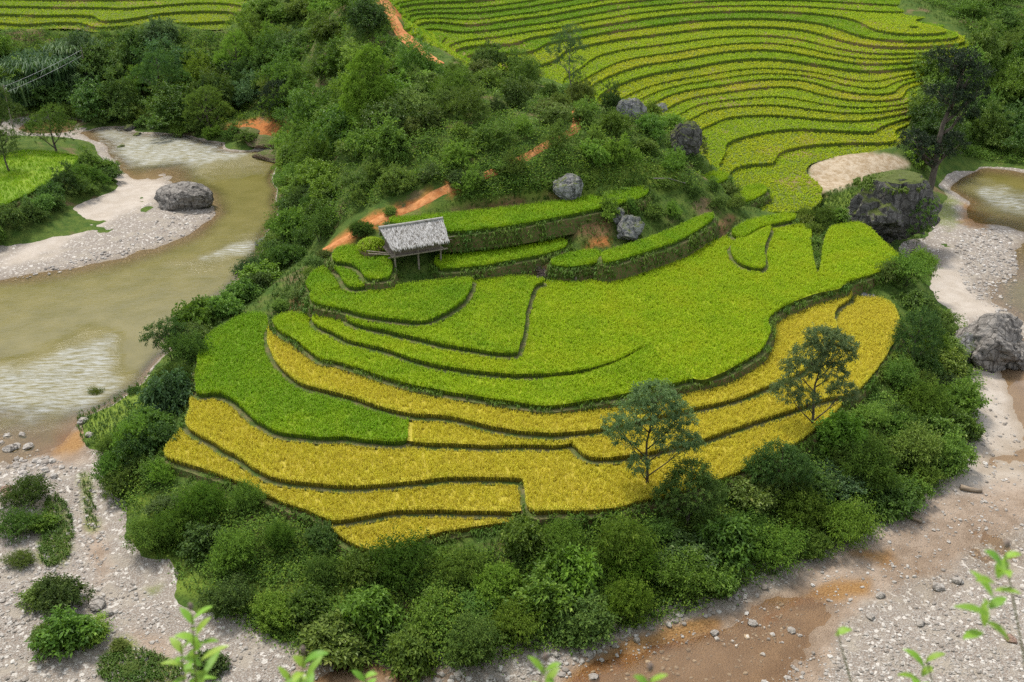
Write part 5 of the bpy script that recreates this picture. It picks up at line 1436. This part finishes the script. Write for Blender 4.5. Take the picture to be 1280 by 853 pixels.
pebbles([([(0, 590), (60, 575), (110, 590), (130, 660), (160, 720), (230, 770), (330, 815), (420, 830), (400, 860), (-20, 860), (-20, 600)], 12000, .03, .13),
         ([(690, 830), (850, 765), (960, 712), (1000, 705), (980, 735), (900, 765), (760, 815), (700, 845)], 2600, .04, .22),
         ([(710, 853), (770, 815), (870, 785), (990, 750), (1010, 790), (980, 853)], 900, .035, .13),
         ([(480, 850), (560, 838), (690, 815), (700, 835), (600, 856)], 900, .04, .18),
         ([(1000, 720), (1100, 660), (1200, 610), (1290, 610), (1290, 860), (980, 860), (1060, 790)], 4200, .03, .12),
         ([(980, 840), (1080, 780), (1180, 750), (1290, 735), (1290, 860), (960, 860)], 2600, .03, .13),
         ([(1195, 300), (1240, 285), (1270, 310), (1262, 390), (1225, 380), (1200, 345)], 2200, .05, .2),
         ([(1190, 500), (1250, 500), (1280, 600), (1200, 600)], 400, .04, .16),
         ([(0, 352), (60, 335), (150, 300), (230, 262), (270, 268), (230, 295), (150, 320), (60, 345)], 2600, .05, .2),
         ([(0, 545), (40, 560), (90, 590), (20, 600)], 350, .06, .3)],
        'loose pale pebbles and cobbles strewn over the river gravel', 41)

# driftwood
M_wood = simple_mat('driftwood', (.17, .125, .085), (.30, .24, .18), 8, .9, .5, .03, (.2, 1, 1))
def log(px, rad, label, name='log', lift=.12):
    P = place(px)
    m = MB(); m.tube([(p[0], p[1], p[2] + lift) for p in P], [rad * (1 - .4 * i / max(len(P) - 1, 1)) for i in range(len(P))], 8)
    tag(m.build(name, M_wood, None, True), label, 'log')
log([(1200, 611), (1212, 614), (1227, 616)], .19, 'pale driftwood log lying across the shallow stream bed at the right')
log([(1130, 645), (1140, 650), (1152, 655)], .12, 'dark fallen branch at the edge of the front thicket near the mud')
log([(1126, 640), (1138, 640), (1150, 645)], .07, 'thin fallen branch crossing the dark one by the thicket')

# ---------------------------------------------------------------- stilt hut
M_thatch = None
def thatch_mat():
    m, nt, p = new_mat('thatch'); t = NT(nt)
    v = t.pos(True); r = t.attr('rnd')
    n = t.noise(v, 5, 5, .6)
    col = t.mix(t.ramp(r, 0, .9), (.30, .285, .265), (.58, .565, .55))
    col = t.mix(t.ramp(n, .5, .7), col, (.16, .14, .115))
    t.put(p.inputs['Base Color'], col); p.inputs['Roughness'].default_value = .9; p.inputs['Specular IOR Level'].default_value = .15
    return m
M_thatch = thatch_mat()
M_post = simple_mat('weathered_post', (.15, .12, .09), (.28, .24, .19), 9, .9, .4, .02, (1, 1, .2))
def weave_mat():
    m, nt, p = new_mat('woven_bamboo'); t = NT(nt)
    v = t.pos(True)
    w = t.node('ShaderNodeTexWave'); w.bands_direction = 'X'; t.put(w.inputs[0], v); w.inputs['Scale'].default_value = 4.5; w.inputs['Distortion'].default_value = 1.2
    n = t.noise(v, 7, 4)
    col = t.mix(w.outputs[1], (.07, .052, .04), (.21, .17, .13)); col = t.mix(t.ramp(n, .5, .7), col, (.13, .10, .075))
    t.put(p.inputs['Base Color'], col); p.inputs['Roughness'].default_value = .9
    t.put(p.inputs['Normal'], t.bump(w.outputs[0], .5, .03))
    return m
M_weave = weave_mat()
hp = place([(514, 338)])[0]
hut = empty('stilt_hut', (hp[0] + .1, hp[1] + 1.1, hp[2]), R(24))
tag(hut, 'small wooden hut on stilts with a grey thatched roof above the green paddies', 'hut')
zp = 1.55
hut.scale = (.93, .93, .93)
gz_l = lambda x, y: float(ground_z(hut.location[0] + x * math.cos(R(24)) - y * math.sin(R(24)), hut.location[1] + x * math.sin(R(24)) + y * math.cos(R(24)))[0]) - hut.location[2]
for x in (-1.95, 0.05, 2.0):
    for y in (-1.15, 1.15):
        m = MB(); m.tube([(x + .04, y, gz_l(x, y) - .3), (x, y, zp * .6), (x - .02, y, zp + .9)], [.085, .075, .07], 7)
        m.build('post', M_post, hut)
m = MB(); m.box((0, 0, zp), (4.5, 2.9, .09)); m.build('platform', M_post, hut)
for y in (-1.15, 1.15):
    m = MB(); m.tube([(-2.5, y, zp - .1), (2.6, y, zp - .1)], .07, 7); m.build('beam', M_post, hut)
m = MB()
m.box((0, -1.12, zp + .5), (4.0, .07, .9)); m.box((0, 1.12, zp + .5), (4.0, .07, .9)); m.box((-2.0, 0, zp + .5), (.07, 2.18, .9)); m.box((2.0, 0, zp + .5), (.07, 2.18, .9))
for s in (-1, 1): m.add([(s * 2.0, -1.1, zp + .96), (s * 2.0, 1.1, zp + .96), (s * 2.0, 0, zp + 1.8), (s * 1.95, -1.1, zp + .96), (s * 1.95, 1.1, zp + .96), (s * 1.95, 0, zp + 1.8)], [(0, 1, 2), (3, 5, 4), (0, 3, 4, 1), (1, 4, 5, 2), (2, 5, 3, 0)])
m.build('wall', M_weave, hut)
# roof: thick base under layers of straw
zr, ze, yo = zp + 2.1, zp + .88, 1.7
m = MB()
for s in (-1, 1):
    a = [(-2.75, 0, zr), (2.65, 0, zr), (2.55, s * yo, ze), (-2.3, s * yo, ze)]
    m.add(a + [(x, y, z - .16) for x, y, z in a], [(0, 1, 2, 3), (7, 6, 5, 4), (0, 4, 5, 1), (1, 5, 6, 2), (2, 6, 7, 3), (3, 7, 4, 0)])
roof = m.build('roof', mesh('tmp', [(0, 0, 0)], [], M_thatch).materials[0], hut)
V_, T_, R_ = [], [], []
n = 5200
u = rng.random(n); f = rng.random(n); sd_ = np.where(rng.random(n) < .6, -1, 1)
xl = -2.75 + (.45) * f; xr_ = 2.65 - .1 * f
X = xl + (xr_ - xl) * u
C = np.stack([X, sd_ * yo * f, zr + (ze - zr) * f + .035], 1)
D = np.stack([rng.normal(0, .22, n), sd_ * yo, np.full(n, ze - zr) + rng.normal(0, .10, n)], 1)
V, T = leaves_at(C, D, rng.uniform(.25, .5, n), np.full(n, .045), .1, .06)
V[:, 2] += np.repeat(rng.uniform(0, .06, n), 4)
link('straw', mesh('straw', V, T, M_thatch, {'rnd': np.repeat(rng.random(n), 4)}), roof)
m = MB(); m.tube([(-2.8, 0, zr + .05), (0, 0, zr + .02), (2.7, 0, zr + .06)], [.13, .14, .12], 8); m.build('ridge_cap', M_thatch, roof)
for y0, z0, y1 in ((-1.2, 0, -.7), (-.95, .06, -.2)):
    m = MB(); m.tube([(-1.9, y0, zp + .08), (-4.0, y1, zp + .35 + z0)], .05, 6); m.build('pole', M_post, hut)
for y, z in ((-.5, .35), (.2, .5), (-1.0, .8)):
    m = MB(); m.tube([(1.9, y, zp + z), (3.3, y - .1, zp + z + .05)], .03, 6); m.build('rafter_pole', M_post, hut)
# straw mound and brush heap beside the hut
p = place([(466, 322)])[0]
mr = empty('straw_mound', tuple(p)); tag(mr, 'rounded grass-topped mound of straw beside the hut ladder poles', 'mound')
link('heap', rock_mesh('heap', (1.15, .95, 1.0), 77, simple_mat('old_straw', (.10, .075, .035), (.2, .15, .07), 8, .95, .6, .08), .2, 4, 4), mr).location = (0, 0, .55)
q = rng.normal(0, 1, (700, 3)); q /= np.linalg.norm(q, axis=1)[:, None]; q[:, 2] = np.abs(q[:, 2]); q = q[q[:, 2] > .25]
tv = tufts(q * np.array([1.12, .95, .95]) + np.array([0, 0, .5]), np.full(len(q), .2), .26, 4, .04, .8, .6)
link('grass_cover', mesh('grass_cover', tv[0], tv[1], M_rice, {'ripe': tv[2], 'rnd': tv[3] * .7}), mr)
def sticks(uv, n, L, rad, label, mat, name):
    p = place([uv])[0]; m = MB()
    for i in range(n):
        a = rng.uniform(0, 6.28); r = rng.uniform(0, rad); e = rng.uniform(.1, .9)
        c = Vector((math.cos(a) * r, math.sin(a) * r, rng.uniform(0, .25)))
        d = Vector((math.cos(a + 2), math.sin(a + 2), e)) * L * rng.uniform(.5, 1)
        m.tube([c - d * .4, c + d * .6], [.022, .01], 4)
    o = m.build(name, mat); o.location = tuple(p)
    tag(o, label, 'brush pile')
sticks((680, 343), 110, 1.4, .55, 'heap of dry purplish twigs on the brown bank', simple_mat('dry_twigs', (.10, .075, .07), (.21, .16, .14), 5), 'brush_pile')
p = place([(719, 358)])[0]
m = MB(); m.tube([(0, 0, -.3), (.03, 0, .75)], [.11, .1], 7); o = m.build('post', M_post); o.name = 'stump'; o.location = tuple(p)
tag(o, 'short grey stump at the edge of the open middle paddy', 'stump')
# a pole left on the slope, right end of the highest strip, and the cables over the reeds
q0, q1 = place([(816, 230), (856, 236)])
m = MB(); m.tube([q0 + [0, 0, .5], (q0 + q1) / 2 + [0, 0, .7], q1 + [0, 0, .5]], .05, 6); tag(m.build('bamboo_pole', M_barkl), 'thin pale bamboo pole lying on shrubs below the dark crag', 'pole')
M_cable = simple_mat('cable', (.30, .30, .30), (.42, .42, .42), 3, .5, .1, .01)
a0, b0 = place([(18, 168), (112, 116)])
for k, (da, lab) in enumerate(((0, 'thin grey cable slung over the far reeds, upper of the pair'), (.75, 'thin grey cable slung over the far reeds, lower of the pair'))):
    m = MB(); n = 12
    A = a0 + np.array([0, 0, 6.2 - da]); B = b0 + np.array([0, 0, 6.0 - da])
    m.tube([A * (1 - i / n) + B * i / n - np.array([0, 0, 4 * .2 * (i / n) * (1 - i / n)]) for i in range(n + 1)], .017, 5)
    tag(m.build('cable', M_cable), lab, 'cable', 'cables slung across the river')
for (P, lab) in ((a0, 'weathered cable mast in the grove across the river'), (b0, 'weathered cable mast among the far forest crowns')):
    m = MB(); m.tube([P + [0, 0, -.5], P + [0, 0, 6.4]], [.09, .06], 7); tag(m.build('cable_mast', M_post), lab, 'mast')

# ---------------------------------------------------------------- sprigs growing on the viewpoint's slope, close to the camera
M_sprig = leaf_mat('sprig_leaf', (.17, .33, .03), (.27, .44, .05), (.33, .47, .08), .45, .5, .1)
M_stemg = simple_mat('sprig_stem', (.12, .17, .04), (.20, .17, .07), 8, .8, .2, .01)
M_bud = simple_mat('dry_bud', (.13, .10, .08), (.24, .19, .16), 9, .9, .3, .01)
def big_leaf(m, base, d, L, W, droop):
    d = Vector(d).normalized(); s = d.cross(Vector((0, 0, 1))).normalized(); n = s.cross(d)
    P = []; k = 7
    for i in range(k):
        t = i / (k - 1); w = W * .5 * math.sin(math.pi * min(t * .93 + .03, 1)) ** .8 * (1 - .25 * t)
        c = Vector(base) + d * L * t - Vector((0, 0, 1)) * droop * L * t * t
        P += [c - s * w + n * w * .25, c, c + s * w + n * w * .25]
    m.add(P, [(3 * i + j, 3 * i + j + 1, 3 * i + j + 4, 3 * i + j + 3) for i in range(k - 1) for j in (0, 1)])
def sprig(uv, dist, n, L, label, bud=True, spread=1.0, low=160, aim=None):
    d = rays([uv])[0]; top = d / (d @ FWD) * dist + np.array([0, 0, H])
    foot = np.array([top[0] + rng.uniform(-.15, .15), top[1] - .1, 0]); foot[2] = float(ground_z(foot[0], foot[1])[0]) - .05
    root = empty('sprig', tuple(foot)); tag(root, label, 'plant', 'sprigs growing near the viewpoint')
    tp = Vector(top - foot)
    m = MB(); m.tube([(0, 0, 0), tp * .5 + Vector((rng.uniform(-.12, .12), 0, 0)), tp], [.005, .0035, .002], 6); m.build('stem', M_stemg, root)
    for i in range(n):
        f = i / max(n - 1, 1)
        c = tp - Vector((0, 0, 1)) * (L * .22 * i) * .9 + Vector((.0, 0, -.02))
        a = i * 2.4 + rng.uniform(-.3, .3)
        lm = MB(); big_leaf(lm, c, (math.cos(a) * spread, math.sin(a) * spread * .7, 1.05 - .75 * f + rng.uniform(-.2, .2)), L * rng.uniform(.6, 1.1), L * rng.uniform(.26, .36), rng.uniform(.2, .5))
        o = lm.build('leaf', M_sprig, root, True)
        at = o.data.attributes.new('rnd', 'FLOAT', 'POINT'); at.data.foreach_set('value', np.full(len(o.data.vertices), rng.random(), np.float32))
    if bud:
        V, F = ICO[2]
        o = link('bud', mesh('bud', V * np.array([.008, .008, .014]), F, M_bud, smooth_shade=True), root); o.location = tp + Vector((0, 0, .03))
sprig((240, 768), 3.0, 14, .105, 'yellow green leafy sprig with a dark bud before the gravel track')
sprig((226, 806), 3.1, 9, .085, 'lower pale shoot beside the leafy sprig with a dark bud', False)
sprig((380, 822), 2.9, 10, .10, 'light green sprig at the bottom edge below the front thicket')
sprig((362, 842), 3.0, 6, .08, 'short shoot at the foot of the light green bottom sprig', False)
sprig((455, 842), 3.2, 7, .085, 'grassy light sprig at the bottom edge in front of the muddy pool', False)
sprig((682, 832), 2.7, 8, .08, 'pale sprig with a purplish bud at the bottom edge middle')
sprig((812, 846), 2.4, 6, .08, 'brownish sprig at the bottom edge before the rust coloured pool', True)
sprig((1158, 822), 3.0, 12, .095, 'light green leaf rosette at the bottom edge before the dark gravel', False)
sprig((1256, 692), 2.6, 13, .105, 'tall light green sprig with a grey bud at the right edge')
sprig((1046, 788), 2.9, 1, .11, 'single long leaf on a thin stalk before the rust coloured pool', False)

# ---------------------------------------------------------------- a label of its own for every shrub
MARK = {
 'toe': ('in the front thicket', [('gravel track', (220, 730)), ('grassy bench', (440, 742)), ('muddy pool', (480, 835)), ('rusty pool', (850, 790)), ('fallen branches', (1140, 648)), ('cracked boulder', (1225, 450))]),
 'lip': ('under the yellow paddies', [('grassy bench', (230, 690)), ('lowest paddy', (500, 690)), ('young slender tree', (806, 618)), ('straight slender tree', (1011, 545)), ('yellow tip', (1125, 410))]),
 'riverside': ('in the riverside thicket', [('grassy spit', (150, 520)), ('emerald lobe', (270, 400)), ('red path', (402, 314)), ('brown ledge', (350, 200))]),
 'corner': ('on the spur corner', [('grassy spit', (150, 520)), ('yellow corner', (205, 565)), ('gravel track', (160, 650))]),
 'slope': ('on the river hillside', [('bamboo plume', (462, 120)), ('upper red path', (500, 40)), ('red scar', (330, 165)), ('brown ledge', (345, 200)), ('straight terraces', (310, 20))]),
 'forest': ('in the river forest', [('drooping reeds', (60, 108)), ('white rapids', (230, 165)), ('straight terraces', (180, 35)), ('hillside', (325, 80))]),
 'knoll': ('on the knoll', [('upper red path', (548, 82)), ('feathery tree', (714, 132)), ('dark crag', (853, 185)), ('light grey boulder', (711, 246)), ('straw mound', (466, 310))]),
 'farbank': ('by the rapids', [('dark rapids rock', (163, 162)), ('red scar', (310, 168))]),
 'redpath': ('beside the red path', [('straw mound', (466, 310)), ('light grey boulder', (711, 246)), ('emerald lobe', (320, 395))]),
 'bank': ('between rice strips', [('pitted boulder', (785, 290)), ('dark crag', (853, 192))]),
 'righthill': ('beyond the river rock', [('rock tree', (1165, 170)), ('terrace ends', (1210, 55)), ('far pool', (1280, 190))]),
 'hedge': ('in the field hedge', [('sand bar', (90, 255)), ('rapids', (135, 200))]),
 'rockside': ('by the green paddies', [('limestone block', (1104, 300)), ('sandy bed', (1150, 380)), ('wedge paddy', (960, 300))]),
 'gravel': ('on the gravel', [('brown pool', (80, 550)), ('big tan stone', (122, 758)), ('bottom edge', (230, 840))]),
}
from collections import defaultdict
byl = defaultdict(list)
for o, uv, s, tone, reg in SHRUBS:
    place_, marks = MARK[reg]
    d = [math.hypot(uv[0] - m[1][0], uv[1] - m[1][1]) for m in marks]
    k = int(np.argmin(d)); byl[(reg, marks[k][0])].append((d[k], o, s, tone))
for (reg, mk_), lst in byl.items():
    lst.sort(key=lambda q: q[0])
    mid = np.median([q[2] for q in lst])
    for i, (_, o, s, tone) in enumerate(lst):
        size = 'large' if s > mid * 1.15 else 'low' if s < mid * .87 else 'leafy'
        rank = 'closest' if i == 0 else f'{ORD[i]} closest'
        kind = 'tree' if o.name.startswith('leafy_tree') else 'shrub'
        tag(o, f'{size} {TONE[tone]} {kind} {MARK[reg][0]}, {rank} to the {mk_}', kind, f'{kind}s {MARK[reg][0]}')
print('shrubs', len(SHRUBS), {r: sum(q[4] == r for q in SHRUBS) for r in MARK})
bpy.context.view_layer.update()
